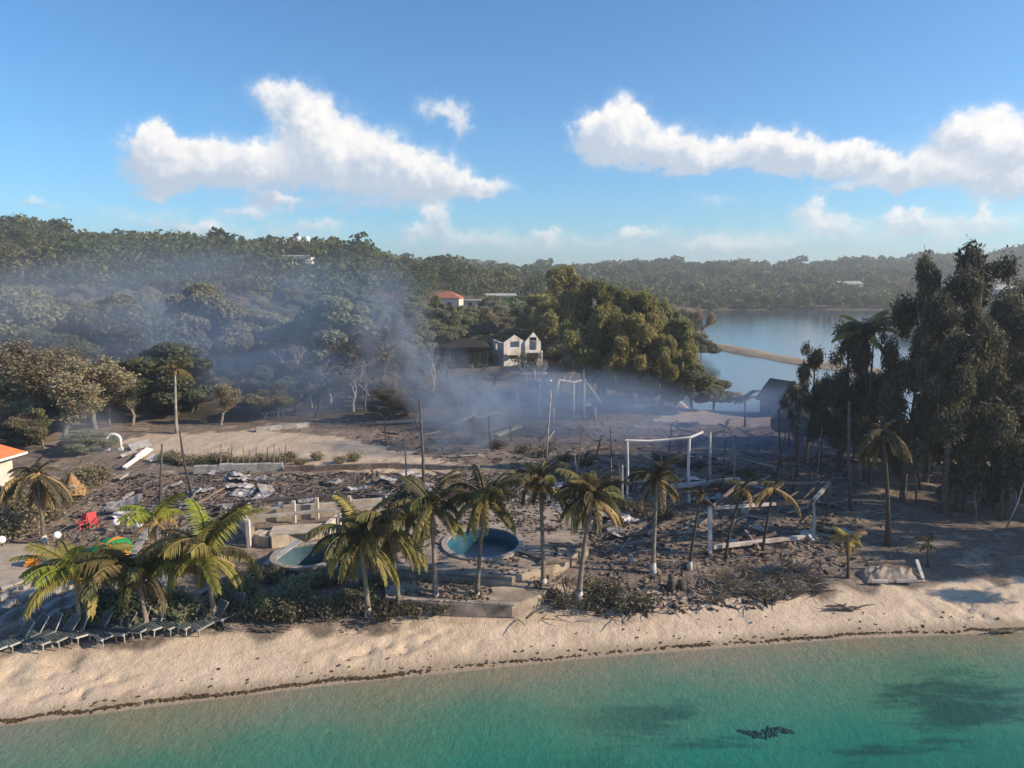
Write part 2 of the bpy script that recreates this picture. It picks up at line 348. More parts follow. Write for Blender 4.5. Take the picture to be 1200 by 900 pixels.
def H(x, y, fine=True):
    x = np.asarray(x, float); y = np.asarray(y, float); s = shore_s(x, y)
    beach = np.where(s < 0, np.maximum(s * .13, -6), np.interp(s, [0, .7, 1.2, 3.5, 5.5, 8, 20], [0, .10, .26, .55, .85, 1.0, 1.1]))
    z = beach
    z = z + np.interp(x, RLX, RLZ) * sstep(120, 320, y) * (1 - .6 * sstep(330, 620, y)) * (.92 + .16 * vnoise(x, y, 45, 8))
    z = z + np.interp(x, RRX, RRZ) * sstep(400, 700, y) * (.85 + .3 * vnoise(x, y, 120, 2)) * (1 - .8 * sstep(760, 1400, y))
    z = z + 1.2 * (vnoise(x, y, 30, 4) - .5) * sstep(95, 150, y)
    li = lagoon_in(x, y); lag = sstep(-6, 4, li) * (y > 80)
    z = np.where((y > 80) & (li > -60), np.minimum(z, .45 + .14 * np.maximum(-li - 4, 0)), z)
    z = z * (1 - lag) + (-1.8) * lag
    if fine:
        f1 = vnoise(x, y, .42, 21); f2 = vnoise(x, y, .95, 22); f3 = vnoise(x, y, 3.1, 23)
        band = sstep(.5, 1.4, s) * (1 - .75 * sstep(3.2, 4.6, s)) * (1 - sstep(8, 12, s))
        patch = .35 + .9 * sstep(.35, .75, vnoise(x, y, 5, 24))
        z = z - band * patch * (.13 * sstep(.55, .85, f1) + .05 * sstep(.5, .85, f2)) + .025 * (f3 - .5) * sstep(.8, 3, s)
        z = z + sstep(9, 12, s) * (1 - sstep(60, 90, y)) * (.16 * (vnoise(x, y, 1.1, 31) - .5) + .12 * (vnoise(x, y, .45, 32) - .5))
        z = z + (s < 0) * (.10 * (vnoise(x, y, 2.5, 40) - .5) * sstep(0, -2, s))
    for (cx, cyy, rx, ry) in POOLS:
        e = np.hypot((x - cx) / rx, (y - cyy) / ry); z = z * (1 - (e < 1.06)) + (-1.5) * (e < 1.06)
    return z
def h1(x, y): return float(H(np.array([x]), np.array([y]), False)[0])
def hit(px, py):
    d = ray(px, py); t = 15.0
    ts = np.concatenate([np.arange(15, 120, .25), np.arange(120, 900, 1.0)])
    zz = CAM_H + d[2] * ts - H(d[0] * ts, d[1] * ts, False)
    k = np.argmax(zz < 0) if (zz < 0).any() else len(ts) - 1
    t = ts[k]; return (d[0] * t, d[1] * t, h1(d[0] * t, d[1] * t))
def span(a, b, st): return np.arange(a, b - 1e-6, st)
def grow(a, b, st, k): 
    o = [a]
    while o[-1] < b: o.append(o[-1] + st); st *= k
    return np.array(o)
right = grow(46, 2600, .4, 1.13)
xs = np.concatenate([-(right[::-1] - 4), span(-41.8, 45.9, .22), right])
ys = np.concatenate([-grow(0, 1500, 4, 1.25)[:0:-1], span(0, 18, 1.2), span(18, 41, .15), span(41, 62, .25), span(62, 130, .7), grow(130, 2600, 1.2, 1.06)])
gx, gy = np.meshgrid(xs, ys); nx, ny = len(xs), len(ys)
gz = H(gx, gy)
i = np.arange(nx - 1)[None, :] + np.arange(ny - 1)[:, None] * nx
gf = np.stack([i, i + 1, i + 1 + nx, i + nx], -1).reshape(-1, 4)
gme = np_mesh('ground', np.stack([gx, gy, gz], -1).reshape(-1, 3), gf)
def in_poly(x, y, poly):
    r = np.zeros(np.shape(x), bool); n = len(poly)
    for k in range(n):
        (ax, ay), (bx, by) = poly[k], poly[(k + 1) % n]
        if ay == by: continue
        c = ((ay > y) != (by > y)) & (x < (bx - ax) * (y - ay) / (by - ay) + ax); r ^= c
    return r
def pp(*pts): return [plane(a, b) for a, b in pts]
jx = gx + (vnoise(gx, gy, 1.3, 51) - .5) * 1.8; jy = gy + (vnoise(gx, gy, 1.3, 52) - .5) * 1.8
SANDY = [pp((150,512),(300,503),(400,512),(520,540),(560,560),(340,552),(335,545),(180,545)), pp((760,495),(790,478),(905,480),(1030,485),(1050,500),(880,500)), pp((470,735),(455,690),(690,680),(800,690),(830,735)),
         pp((0,700),(0,640),(60,640),(70,690))]
PATHS = pp((290,500),(300,470),(345,470),(400,505))
s_ = shore_s(gx, gy)
EDGE = [plane(a, b, .9) for a, b in ((-200, 790), (0, 768), (210, 745), (400, 736), (560, 716), (700, 716), (830, 698), (1000, 688), (1200, 676), (1400, 670))]
sed = jy - np.interp(jx, [a for a, b in EDGE], [b for a, b in EDGE])
sand = 1 - sstep(-.3, .4, sed)
for P_ in SANDY: sand = np.maximum(sand, in_poly(jx, jy, P_) * .72)
rim = lagoon_in(gx, gy) * (gy > 80); sand = np.maximum(sand, sstep(-4.5, -3, rim) * (gy < 130) * (gy > 80))
sand = np.maximum(sand, (seg_dist(gx, gy, SPIT) < 6) * .5 * (gy > 115))
forest = sstep(74, 84, gy + 8 * (vnoise(gx, gy, 9, 61) - .5)) * (1 - in_poly(gx, gy, PATHS) * .9)
wet = 1 - sstep(.25, 1.3, s_ + .5 * (vnoise(gx, gy, 1.5, 62) - .5))
wet = np.where(gy > 80, 0, wet)
for nm, a in (('sand', sand), ('forest', forest), ('wet', wet), ('shore', np.clip(s_, -60, 60))):
    at = gme.attributes.new(nm, 'FLOAT', 'POINT'); at.data.foreach_set('value', a.astype(np.float32).ravel())
m, t, out = mat('ground_sand_ash_and_forest_floor'); p = pos(t)
def attr(n): return t.node('ShaderNodeAttribute', attribute_name=n).outputs['Fac']
sandc = t.ramp(t.noise(p, .5, 7, .65), [(.28, (.53,.41,.295)), (.5, (.63,.495,.365)), (.75, (.70,.565,.43))])
sandc = t.mix(t.maprange(t.noise(p, 5, 5, .7), .52, .72, 0, .35), sandc, (.36,.26,.17))
sandc = t.mix(t.math('MULTIPLY', attr('wet'), .75), sandc, (.30,.235,.165))
bn = t.noise(p, .42, 8, .68); bn2 = t.noise(p, 2.2, 6, .7)
burn = t.ramp(bn, [(.25, (.11,.088,.073)), (.40, (.27,.205,.155)), (.52, (.17,.137,.113)), (.64, (.42,.325,.245)), (.8, (.33,.27,.225))])
burn = t.mix(t.maprange(bn2, .5, .66, 0, .6), burn, (.06,.05,.045))
burn = t.mix(t.maprange(t.noise(p, 6, 4, .7), .60, .68, 0, .6), burn, (.36,.33,.30))
fl = t.ramp(t.noise(p, .3, 6, .65), [(.3, (.06,.055,.032)), (.55, (.13,.105,.065)), (.75, (.22,.17,.11))])
c = t.mix(attr('forest'), burn, fl); c = t.mix(attr('sand'), c, sandc)
# sea bed: pale sand shoaling into green water, turtle grass patches lying along the shore
sep = t.node('ShaderNodeSeparateXYZ', {0: p}); dep = t.math('ADD', attr('shore'), t.math('MULTIPLY', t.math('SUBTRACT', t.noise(p, .22, 4, .6), .5), 4.0))
bed = t.ramp(t.maprange(dep, -16, 0, 0, 1, False), [(0, (.001,.065,.050)), (.42, (.004,.130,.095)), (.62, (.018,.190,.132)), (.82, (.09,.215,.142)), (1, (.27,.225,.15))])
st = t.vmath('MULTIPLY', p, (.09, .38, 0)).outputs[0]
grass = t.math('MULTIPLY', t.maprange(t.noise(st, 1.4, 5, .6), .50, .62), t.maprange(sep.outputs[0], -2, 10))
grass = t.math('MULTIPLY', grass, t.maprange(attr('shore'), -1.2, -3.2))
bed = t.mix(t.math('MULTIPLY', grass, .7), bed, (.004,.045,.045))
bed = t.mix(t.maprange(t.noise(p, 3.0, 5, .7), .45, .8, 0, .4), bed, t.mix(1.0, bed, (1.7,1.6,1.5), 'MULTIPLY'))
lagb = (.03,.075,.095)
isbed = t.math('LESS_THAN', sep.outputs[2], -.01); farb = t.math('GREATER_THAN', sep.outputs[1], 70.0)
c = t.mix(isbed, c, t.mix(farb, bed, lagb))
b = t.node('ShaderNodeBsdfPrincipled', {'Base Color': c, 'Roughness': .9, 'Specular IOR Level': .15})
bm = t.node('ShaderNodeBump', {'Strength': .9, 'Distance': .16, 'Height': t.math('ADD', t.noise(p, 2.4, 8, .72), t.math('MULTIPLY', t.noise(p, 14, 4, .6), .3))})
t.l.new(bm.outputs[0], b.inputs['Normal']); t.l.new(b.outputs[0], out.inputs[0])
tag(link('ground', gme, m, smooth=True), kind='structure')

sea = MB(); n = 24
xa = np.linspace(-2600, 2600, 3)
sea.v = [Vector(v) for v in ((-2500, -1480, 0), (2500, -1480, 0), (2500, 40, 0), (-2500, 40, 0))]; sea.f = [[0, 1, 2, 3]]
tag(sea.build('sea_water', M['sea']), kind='structure')
lg = MB(); lg.v = [Vector(v) for v in ((10, 84, -.05), (420, 84, -.05), (420, 392, -.05), (10, 392, -.05))]; lg.f = [[0, 1, 2, 3]]
tag(lg.build('lagoon_water', M['lagoon']), kind='structure')

# ------------------------------------------------------------------ trees
def leaf_cards(C, N, size, elong=1.0, down=0.0, jitter=.8, g=nr):
    """quads at centres C with outward normals N; long axis pulled down by `down`"""
    n = len(C); nn = N + jitter * g.normal(size=(n, 3)); nn /= np.linalg.norm(nn, axis=1)[:, None]
    a = g.normal(size=(n, 3)) * (1 - down) + np.array((0, 0, -1.0)) * down * 2
    u = a - nn * (a * nn).sum(1)[:, None]; u /= np.linalg.norm(u, axis=1)[:, None] + 1e-9
    v = np.cross(nn, u); s = size * (.55 + .9 * g.random(n))[:, None]
    u = u * s * elong; v = v * s
    V = np.stack([C - u*.5 - v*.32, C - u*.1 + v*.5, C + u*.6 + v*.12, C + u*.15 - v*.5], 1).reshape(-1, 3)
    return V, np.arange(4 * n).reshape(-1, 4)
def lobe_points(lobes, n, g, inner=.55, up=.25):
    L = np.array(lobes); wgt = (L[:, 3] * L[:, 4]); k = g.choice(len(L), n, p=wgt / wgt.sum())
    d = g.normal(size=(n, 3)); d[:, 2] += up; d /= np.linalg.norm(d, axis=1)[:, None]
    r = inner + (1.08 - inner) * np.sqrt(g.random(n))
    l = L[k]; rad = np.stack([l[:, 3], l[:, 3], l[:, 4]], 1)
    return l[:, :3] + d * rad * r[:, None], d
def limb(mb, p, q, r0, r1, bend, k=4, n=5):
    p, q = Vector(p), Vector(q); o = Vector((rnd.uniform(-1, 1), rnd.uniform(-1, 1), rnd.uniform(-.2, .8))) * bend * (q - p).length
    pts = [p.lerp(q, i / k) + o * math.sin(math.pi * i / k) for i in range(k + 1)]
    mb.tube(pts, [r0 + (r1 - r0) * i / k for i in range(k + 1)], n, False); return pts
# every prototype is 10 m tall with a crown 8 m wide; instances are scaled
def proto_broad(seed, nleaf, size, leafmat, flat=1.0):
    g = np.random.default_rng(seed); rnd.seed(seed); lobes = []; tr = MB()
    top = limb(tr, (0, 0, -.4), (rnd.uniform(-.4, .4), rnd.uniform(-.4, .4), 4.2), .30, .2, .06)[-1]
    for i in range(26):
        a = i * 2.4 + rnd.random(); rr = 3.2 * math.sqrt((i + .5) / 26); zz = 8.6 - (rr / 3.1) ** 2.4 * 5.4 + rnd.uniform(-1.5, .7)
        r = rnd.uniform(.7, 1.6); c = (rr * math.cos(a), rr * math.sin(a), zz); lobes.append((*c, r, r * .78 * flat))
        if i % 2 == 0: limb(tr, top.lerp(Vector((0, 0, 2.6)), rnd.random() * .7), c, .13, .03, .12)
    C, N = lobe_points(lobes, nleaf, g, .62, .35); V, Q = leaf_cards(C, N, size, 1.5, .2, 1.1, g)
    return tr, V, Q, leafmat
def proto_feather(seed, nleaf, size, leafmat, elong=5.0, gap=.6):
    """casuarina: tall stem, ascending limbs, drooping needle sprays in uneven tufts"""
    g = np.random.default_rng(seed); rnd.seed(seed); lobes = []; tr = MB()
    stem = limb(tr, (0, 0, -.4), (rnd.uniform(-.5, .5), rnd.uniform(-.5, .5), 9.2), .26, .04, .05, 7)
    for i in range(int(22 + 14 * gap)):
        f = rnd.uniform(.22, .99); b = stem[0].lerp(stem[-1], f); a = i * 2.4 + rnd.uniform(-.5, .5)
        ln = (3.9 * (1 - f) ** .6 + .5) * rnd.uniform(.4, 1.3) * (1 if f > .35 else .75)
        q = b + Vector((math.cos(a) * ln, math.sin(a) * ln, ln * rnd.uniform(.25, .8)))
        limb(tr, b, q, .085 * (1.25 - f), .015, .08, 3, 4)
        for k in range(3):
            u = rnd.uniform(.45, 1.08); c = b.lerp(q, u); r = rnd.uniform(.28, .80) * (1.1 - .4 * f)
            if rnd.random() < gap + .25: lobes.append((c.x, c.y, c.z - .1, r, r * rnd.uniform(.8, 1.3)))
    C, N = lobe_points(lobes, nleaf, g, .10, .1); C = C + g.normal(size=C.shape) * np.array((.10, .10, .20)); V, Q = leaf_cards(C, N, size, elong, .35, 1.0, g)
    return tr, V, Q, leafmat
def twig_tree(mb, p, d, ln, r, depth, g):
    q = p + d * ln; mid = p.lerp(q, .5) + Vector((g.uniform(-1,1), g.uniform(-1,1), g.uniform(-1,1))) * ln * .09
    mb.tube([p, mid, q], [r, r * .8, r * .6], 5 if depth > 2 else 3, False)
    if depth == 0: return
    for k in range(g.choice((2, 3, 3))):
        ax = Vector((g.uniform(-1,1), g.uniform(-1,1), g.uniform(-.3,.9))).normalized()
        twig_tree(mb, mid.lerp(q, g.uniform(.2, 1)), (d + ax * g.uniform(.5, 1.0)).normalized(), ln * g.uniform(.55, .8), r * .58, depth - 1, g)
def proto_bare(seed, nleaf, size, leafmat, depth=5):
    g = random.Random(seed); tr = MB(); twig_tree(tr, Vector((0, 0, -.3)), Vector((g.uniform(-.15,.15), g.uniform(-.15,.15), 1)).normalized(), 3.4, .2, depth, g)
    V = np.array([v[:] for v in tr.v]); zs = 10 / V[:, 2].max(); tr.v = [Vector((v.x * zs, v.y * zs, v.z * zs if v.z > 0 else v.z)) for v in tr.v]
    gg = np.random.default_rng(seed)
    if nleaf == 0: return tr, None, None, leafmat
    V = np.array([v[:] for v in tr.v]); V = V[V[:, 2] > 3.8]; C = V[gg.integers(0, len(V), nleaf)] + gg.normal(size=(nleaf, 3)) * .34
    VV, Q = leaf_cards(C, gg.normal(size=(nleaf, 3)), size, 1.3, .3, .9, gg); return tr, VV, Q, leafmat

PROTO = {}
def add_proto(key, res, trunkmat):
    tr, V, Q, lm = res; tm = bpy.data.meshes.new(key + '_trunk'); tm.from_pydata([tuple(v) for v in tr.v], [], tr.f); tm.materials.append(trunkmat)
    tm.polygons.foreach_set('use_smooth', [True] * len(tm.polygons)); cm = None
    if V is not None: cm = np_mesh(key + '_crown', V, Q); cm.materials.append(lm)
    PROTO[key] = (tm, cm)
for k in range(4): add_proto(f'broad{k}', proto_broad(100 + k, 19000, .23, M['leaf_broad'], (1, .85, 1.1, .9)[k]), M['bark'])
for k in range(3): add_proto(f'olive{k}', proto_feather(200 + k, 36000, .10, M['leaf_olive'], gap=.75), M['bark'])
for k in range(3): add_proto(f'dark{k}', proto_feather(300 + k, 30000, .075, M['leaf_dark'], 3.4, gap=.30), M['bark'])
for k in range(3): add_proto(f'scorch{k}', proto_bare(400 + k, 15000, .165, M['leaf_scorched'], 4), M['greybark'])
for k in range(3): add_proto(f'bare{k}', proto_bare(500 + k, 0, 0, None), M['ashwood'])
for k in range(2): add_proto(f'charred{k}', proto_bare(520 + k, 1500, .2, M['leaf_dark'], 4), M['char'])
for k in range(2): add_proto(f'mangrove{k}', proto_broad(600 + k, 6000, .36, M['leaf_mangrove'], 1.1), M['bark'])
for k in range(2): add_proto(f'thicket{k}', proto_broad(640 + k, 9000, .24, M['leaf_dark'], 1.1), M['bark'])
for k in range(3): add_proto(f'wispy{k}', proto_feather(340 + k, 15000, .075, M['leaf_dark'], 3.4, gap=.22), M['bark'])
KINDS = {'wispy': ('casuarina_tree', 3), 'thicket': ('thicket_tree', 2), 'broad': ('broadleaf_tree', 4), 'olive': ('casuarina_tree', 3), 'dark': ('casuarina_tree', 3), 'scorch': ('scorched_tree', 3), 'bare': ('burnt_tree', 3), 'charred': ('charred_tree', 2), 'mangrove': ('mangrove_bush', 2)}
tcount = 0
def tree(kind, x, y, height, width, label, group=None, z=None, cat='tree'):
    global tcount; tcount += 1
    nm, nv = KINDS[kind]; tm, cm = PROTO[f'{kind}{(tcount * 5 + tcount // 3) % nv}']
    o = empty(nm, (x, y, h1(x, y) - .05 if z is None else z), rnd.uniform(0, 6.28), label, cat, group, (width / 8, width / 8, height / 10))
    inst('trunk', tm, o)
    if cm: inst('crown', cm, o)
    return o
def tree_px(kind, px, pytop, Y, wpx, label, group=None):
    x, y, zt = at_depth(px, pytop, Y); return tree(kind, x, y, zt - h1(x, y), wpx / F * Y, label, group)

rnd.seed(5)
# the olive grove in the middle, ten trees whose crowns make the big mass
for (px, top, Y, wp, lb) in [
    (662, 312, 140, 80, 'tallest olive casuarina rising over the white house'), (712, 330, 93, 92, 'broad olive casuarina in the middle of the grove'),
    (757, 342, 92, 92, 'olive casuarina just right of the middle of the grove'), (796, 372, 90, 64, 'rightmost tall olive casuarina of the grove, beside the lagoon'),
    (634, 344, 146, 60, 'leftmost olive casuarina standing behind the white house'), (704, 356, 88, 80, 'front olive casuarina with dark lower crown'),
    (744, 368, 87, 84, 'low olive casuarina at the front of the grove'), (778, 392, 85, 62, 'short olive casuarina over the round bushy trees')]:
    tree_px('olive', px, top, Y, wp * 1.22, lb)
tree_px('broad', 812, 426, 84, 62, 'round dark green tree on the sand by the lagoon')
tree_px('broad', 838, 436, 86, 44, 'small round green tree at the edge of the lagoon')
# dark casuarinas at the right
for (px, top, Y, wp, lb) in [
    (1158, 286, 52, 150, 'tallest dark casuarina with a forked feathery top at the right'), (1110, 300, 54, 90, 'tall dark casuarina left of the forked one, against the hills'),
    (1026, 372, 55, 80, 'dark casuarina with pale feathery tip before the lagoon'), (995, 372, 58, 90, 'slim dark casuarina left of the dark grove'),
    (952, 396, 60, 60, 'thin wispy casuarina standing alone against the lagoon'), (1072, 412, 49, 95, 'dense dark casuarina in the middle of the right grove'),
    (1130, 372, 47, 120, 'dark casuarina in front, right of the leaning palm'), (1192, 330, 48, 120, 'dark casuarina cut by the right edge'),
    (1018, 425, 62, 80, 'low dark casuarina behind the grove by the hut')]:
    tree_px('wispy' if px < 1060 else 'dark', px, top, Y, wp * 1.35, lb)
tree_px('broad', 930, 448, 66, 40, 'small dark tree in front of the thatched hut')
tree_px('broad', 968, 442, 68, 44, 'low dark tree right of the thatched hut')
for (px, top, Y, wp, lb) in [(1004, 488, 62, 54, 'low dark thicket tree under the left casuarinas'), (1098, 478, 58, 70, 'low dark thicket tree in the middle under the casuarinas'), (1140, 500, 47, 60, 'small dark thicket tree in front of the others at the right'), (1190, 505, 46, 60, 'small dark thicket tree at the right edge')]:
    tree_px('thicket', px, top, Y, wp, lb)
tree_px('olive', 1204, 350, 56, 70, 'brown sunlit casuarina at the far right edge')
for i, (x, y, h) in enumerate([(46, 40, 17), (52, 46, 18), (60, 50, 18), (50, 55, 17), (58, 62, 18), (48, 66, 16), (66, 42, 18), (44, 35.5, 12)]):
    tree('dark', x, y, h, 9, 'dark casuarina of the grove beyond the right edge', 'casuarinas beyond the right edge')
# scorched and green trees of the left middle ground
for (k, px, top, Y, wp, lb) in [
    ('scorch', 30, 398, 74, 130, 'brown scorched tree at the left edge above the orange roof'), ('scorch', 105, 418, 72, 120, 'wide scorched tree beside the white arch'),
    ('scorch', 62, 440, 66, 110, 'scorched tree low in front at the left'), ('scorch', 150, 440, 76, 70, 'small yellowing scorched tree behind the white arch'),
    ('broad', 200, 398, 82, 110, 'green tree behind the tall pale palm trunk'), ('broad', 60, 372, 86, 120, 'pale green tree above the scorched ones at the left'),
    ('broad', 150, 350, 92, 110, 'tall blue green tree in the smoke at the left'), ('scorch', 255, 452, 76, 60, 'small round scorched tree on the clearing'),
    ('broad', 120, 330, 104, 100, 'hazy tree rising behind the left smoke'), ('broad', 20, 330, 106, 120, 'hazy green tree at the left edge below the hill'),
    ('broad', 232, 330, 108, 110, 'tall hazy tree left of the pink house'), ('broad', 300, 352, 128, 90, 'green tree above the pink house'),
    ('broad', 350, 372, 122, 100, 'dark green tree right of the pink house'), ('broad', 395, 345, 118, 110, 'tall green tree above the grey burnt thicket'),
    ('broad', 352, 425, 98, 50, 'low dark tree right of the pink house steps'), ('bare', 385, 420, 88, 70, 'grey burnt tree, leftmost of the burnt thicket'),
    ('bare', 412, 428, 84, 70, 'grey burnt tree in front of the burnt thicket'), ('bare', 437, 436, 90, 60, 'grey burnt tree at the right of the burnt thicket'),
    ('charred', 452, 375, 100, 90, 'blackened tree behind the main smoke'), ('charred', 430, 400, 96, 80, 'blackened tree left of the main smoke'),
    ('bare', 505, 400, 88, 62, 'forked bare tree standing in the smoke'), ('charred', 530, 415, 98, 80, 'charred tree right of the smoke'),
    ('bare', 548, 425, 90, 60, 'pale bare tree left of the white house'), ('charred', 500, 420, 102, 80, 'charred tree behind the forked bare one'),
    ('charred', 575, 430, 104, 60, 'charred tree beside the dark house'), ('charred', 330, 440, 90, 50, 'charred tree at the left of the burnt thicket')]:
    tree_px(k, px, top, Y, wp, lb)
rnd.seed(41)
for i in range(70):
    px, py = (rnd.uniform(-20, 112), rnd.uniform(470, 530)) if i < 16 else (rnd.uniform(225, 500), rnd.uniform(438, 494)) if i < 56 else (rnd.uniform(100, 230), rnd.uniform(455, 495))
    x, y, z = hit(px, py); kk = rnd.choice(('scorch', 'scorch', 'broad')); left = i < 16; big = rnd.random() > .5
    nm_ = ('tall ' if big else 'low ') + ('dry brown' if kk == 'scorch' else 'dull green') + ' bush'
    tree(kk, x, y, rnd.uniform(3.2, 4.6) if big else rnd.uniform(1.8, 3.0), rnd.uniform(3.5, 6.0), nm_ + (' in the scorched garden left of the clearing' if left else ' at the back of the clearing in the smoke'), nm_ + (' left' if left else ' back'), None, 'bush')
rnd.seed(63)
for i in range(26):
    px, py = rnd.uniform(340, 640), rnd.uniform(442, 492); kk = rnd.choice(('charred', 'charred', 'bare')); x, y, z = hit(px, py); hh = rnd.uniform(3.5, 8.5)
    nm_ = ('tall ' if hh > 6 else 'low ') + ('black charred' if kk == 'charred' else 'pale bare') + ' tree'; w1 = ' left of the main smoke' if px < 470 else ' in the main smoke' if px < 570 else ' below the white house'
    tree(kk, x, y, hh, rnd.uniform(3.5, 6.5), nm_ + ' among the burnt trees' + w1, nm_ + w1)
# wooded slope on the left: trees one can tell apart up to 190 m, then one mass
def clear(x, y, houses): return all((x - a) ** 2 + (y - b) ** 2 > r * r for a, b, r in houses)
HOUSES = {}
for k, (px, py, r) in {'white': (612, 430, 13), 'dark': (556, 432, 12), 'pink': (282, 436, 14), 'flat': (587, 359, 13), 'red': (522, 362, 10), 'hill': (342, 310, 16), 'hill2': (182, 293, 14), 'hill3': (257, 294, 10), 'shed': (552, 360, 10)}.items():
    HOUSES[k] = hit(px, py) + (r,)
HL = []
for (x, y, z, r) in HOUSES.values():
    HL.append((x, y, r)); L = math.hypot(x, y)
    for k in (.93, .86): HL.append((x * k, y * k, r * .8))     # keep the ground before each house open
pts = []; rnd.seed(9)
tries = 0
while len(pts) < 230 and tries < 9000:
    tries += 1
    y = math.sqrt(rnd.uniform(100 ** 2, 195 ** 2)); u = rnd.uniform(-.80, .28); x = u * y
    if u > .02 and (y < 115 or float(lagoon_in(x, y)) > -5): continue
    if y < 118 and -.36 < u: continue
    if y < 125 and u < -.32 and u > -.4: continue
    if not clear(x, y, HL): continue
    if all((x - a) ** 2 + (y - b) ** 2 > 30 for a, b in pts): pts.append((x, y))
for (x, y) in pts:
    n = float(vnoise(np.array([x]), np.array([y]), 22, 77)[0]); q = rnd.random()
    kind = 'scorch' if (n > .66 and q < .6) else ('olive' if q < .18 else 'broad')
    hh = rnd.uniform(5.0, 9.5) * (1.15 if kind == 'olive' else 1); ww = rnd.uniform(6.5, 10.5) * (.75 if kind == 'olive' else 1)
    u = x / y; zone = 'at the left edge' if u < -.66 else 'left of the pink house' if u < -.45 else 'above the pink house' if u < -.32 else 'above the grey burnt thicket' if u < -.2 else 'below the red-roofed house' if u < -.06 else 'around the flat-roofed house' if u < .06 else 'behind the olive grove'
    row = 'lowest' if y < 130 else 'middle' if y < 160 else 'upper'; sz = 'large' if ww > 8.6 else 'small'
    kd = {'broad': 'green broadleaf tree', 'olive': 'slim olive casuarina', 'scorch': 'dry brown tree'}[kind]
    tree(kind, x, y, hh, ww, f'{sz} {kd} in the {row} wood on the slope {zone}', f'{sz} {kd}s, {row} slope {zone}')
# mangroves on the far bank, the spit and the point
rnd.seed(21)
for i in range(46):
    x = 95 + i * 4.6 + rnd.uniform(-1.5, 1.5); y = 385 + 5 * math.sin(x * .05) + rnd.uniform(-3, 5)
    tree('mangrove', x, y, rnd.uniform(4.5, 8), rnd.uniform(6, 10), 'bright green mangrove bush on the far bank of the lagoon', 'mangroves on the far bank', max(h1(x, y), -.1) - .6, 'bush')
for (x, y, h, wd) in [(124, 207, 3.2, 7), (131, 206, 3.6, 8), (139, 205, 3.0, 7), (147, 206, 4, 9), (160, 208, 4, 9)]:
    tree('mangrove', x, y, h, wd, 'low green mangrove in front of the long pale building across the water', 'mangroves on the point', max(h1(x, y), -.1) - .3, 'bush')
for (x, y, h, wd, lb) in [(46, 192, 4.5, 8, 'green mangrove at the left root of the sand spit'), (49, 199, 5.5, 9, 'taller mangrove behind the left root of the sand spit'), (43, 184, 4, 7, 'small mangrove in front of the root of the sand spit')]:
    tree('mangrove', x, y, h, wd, lb, None, None, 'bush')
# far woods as one mass
fv = []; fq = []; base = 0; g = np.random.default_rng(33)
def far_wood(n, y0, y1, u0, u1, sp, hmin, hmax, cards, cs):
    global base
    y = np.sqrt(g.uniform(y0 ** 2, y1 ** 2, n)); x = g.uniform(u0, u1, n) * y
    ok = np.array([clear(a, b, HL) for a, b in zip(x, y)]) & (lagoon_in(x, y) < -2)
    x, y = x[ok], y[ok]; z = H(x, y, False); hh = g.uniform(hmin * .55, hmax * 1.1, len(x)) * (.6 + .8 * vnoise(x, y, 30, 91))
    for a, b, c, h in zip(x, y, z, hh):
        r = h * g.uniform(.42, .62); k = 5; L = []
        for j in range(k):
            an = j * 2.4; L.append((a + math.cos(an) * r * .5, b + math.sin(an) * r * .5, c + h * g.uniform(.5, .78), r * .62, h * .26))
        C, N = lobe_points(L, cards, g, .7, .5); V, Q = leaf_cards(C, N, cs * h / 7, 1.1, .1, .6, g)
        fv.append(V); fq.append(Q + base); base += len(V)
far_wood(900, 190, 345, -.86, .05, 7, 5.5, 9.5, 210, .60)
far_wood(1500, 345, 560, -.9, .25, 8, 6, 11, 70, 1.1)
far_wood(2600, 392, 760, .02, .9, 9, 6, 10, 74, 1.1)
far_wood(500, 740, 980, -.9, .9, 9, 8, 13, 40, 2.2)
far_wood(160, 205, 235, .60, .95, 6, 4, 7, 90, .9)
fme = np_mesh('far_woods', np.concatenate(fv), np.concatenate(fq))
tag(link('far_woods', fme, M['leaf_far']), 'unbroken green woods covering the far hills', 'woods', kind='stuff')

# ------------------------------------------------------------------ coconut palms
def frond_mesh(name, seed, length, arch, mats, leaflet=.62, hang=.55, n=24, thin=.07):
    """a frond leaving the crown along +X: stiff midrib that arches over, leaflets on both sides"""
    g = random.Random(seed); V = []; Fc = []; mb = MB(); P = []
    a = math.radians(arch[0]); p = Vector((0, 0, 0)); k = 9
    for i in range(k + 1):
        P.append(p.copy()); f = i / k; ang = a + math.radians(arch[1] - arch[0]) * f ** 1.15
        p = p + Vector((math.cos(ang), g.uniform(-.03, .03), math.sin(ang))) * (length / k)
    mb.tube(P, [.035 * (1 - .8 * i / k) + .006 for i in range(k + 1)], 3, False)
    for i in range(n):
        f = .14 + .86 * i / (n - 1); q = f * k; j = min(int(q), k - 1); c = P[j].lerp(P[j + 1], q - j); t = (P[j + 1] - P[j]).normalized()
        up = Vector((-t.z, 0, t.x)) if t.x > -.2 else Vector((0, 0, 1))
        L = leaflet * (math.sin(math.pi * (.12 + .8 * f)) ** .6) * g.uniform(.8, 1.12)
        for sgn in (-1, 1):
            if g.random() < .06: continue
            d = (Vector((0, sgn, 0)) * 1.0 + t * (.55 + .5 * f) + up * .22).normalized()
            tip = c + (d * (1 - hang) + Vector((0, 0, -1)) * hang).normalized() * L
            mid = c + d * L * .42 + Vector((0, 0, -.05 * hang)); s = (t * thin * .5)
            b = len(mb.v); mb.v += [c - s * .5, c + s * .5, mid + s, mid - s, tip]
            mb.f += [[b, b + 1, b + 2, b + 3], [b + 3, b + 2, b + 4]]
    me = bpy.data.meshes.new(name); me.from_pydata([tuple(v) for v in mb.v], [], mb.f); me.materials.append(mats); return me
FR = {}
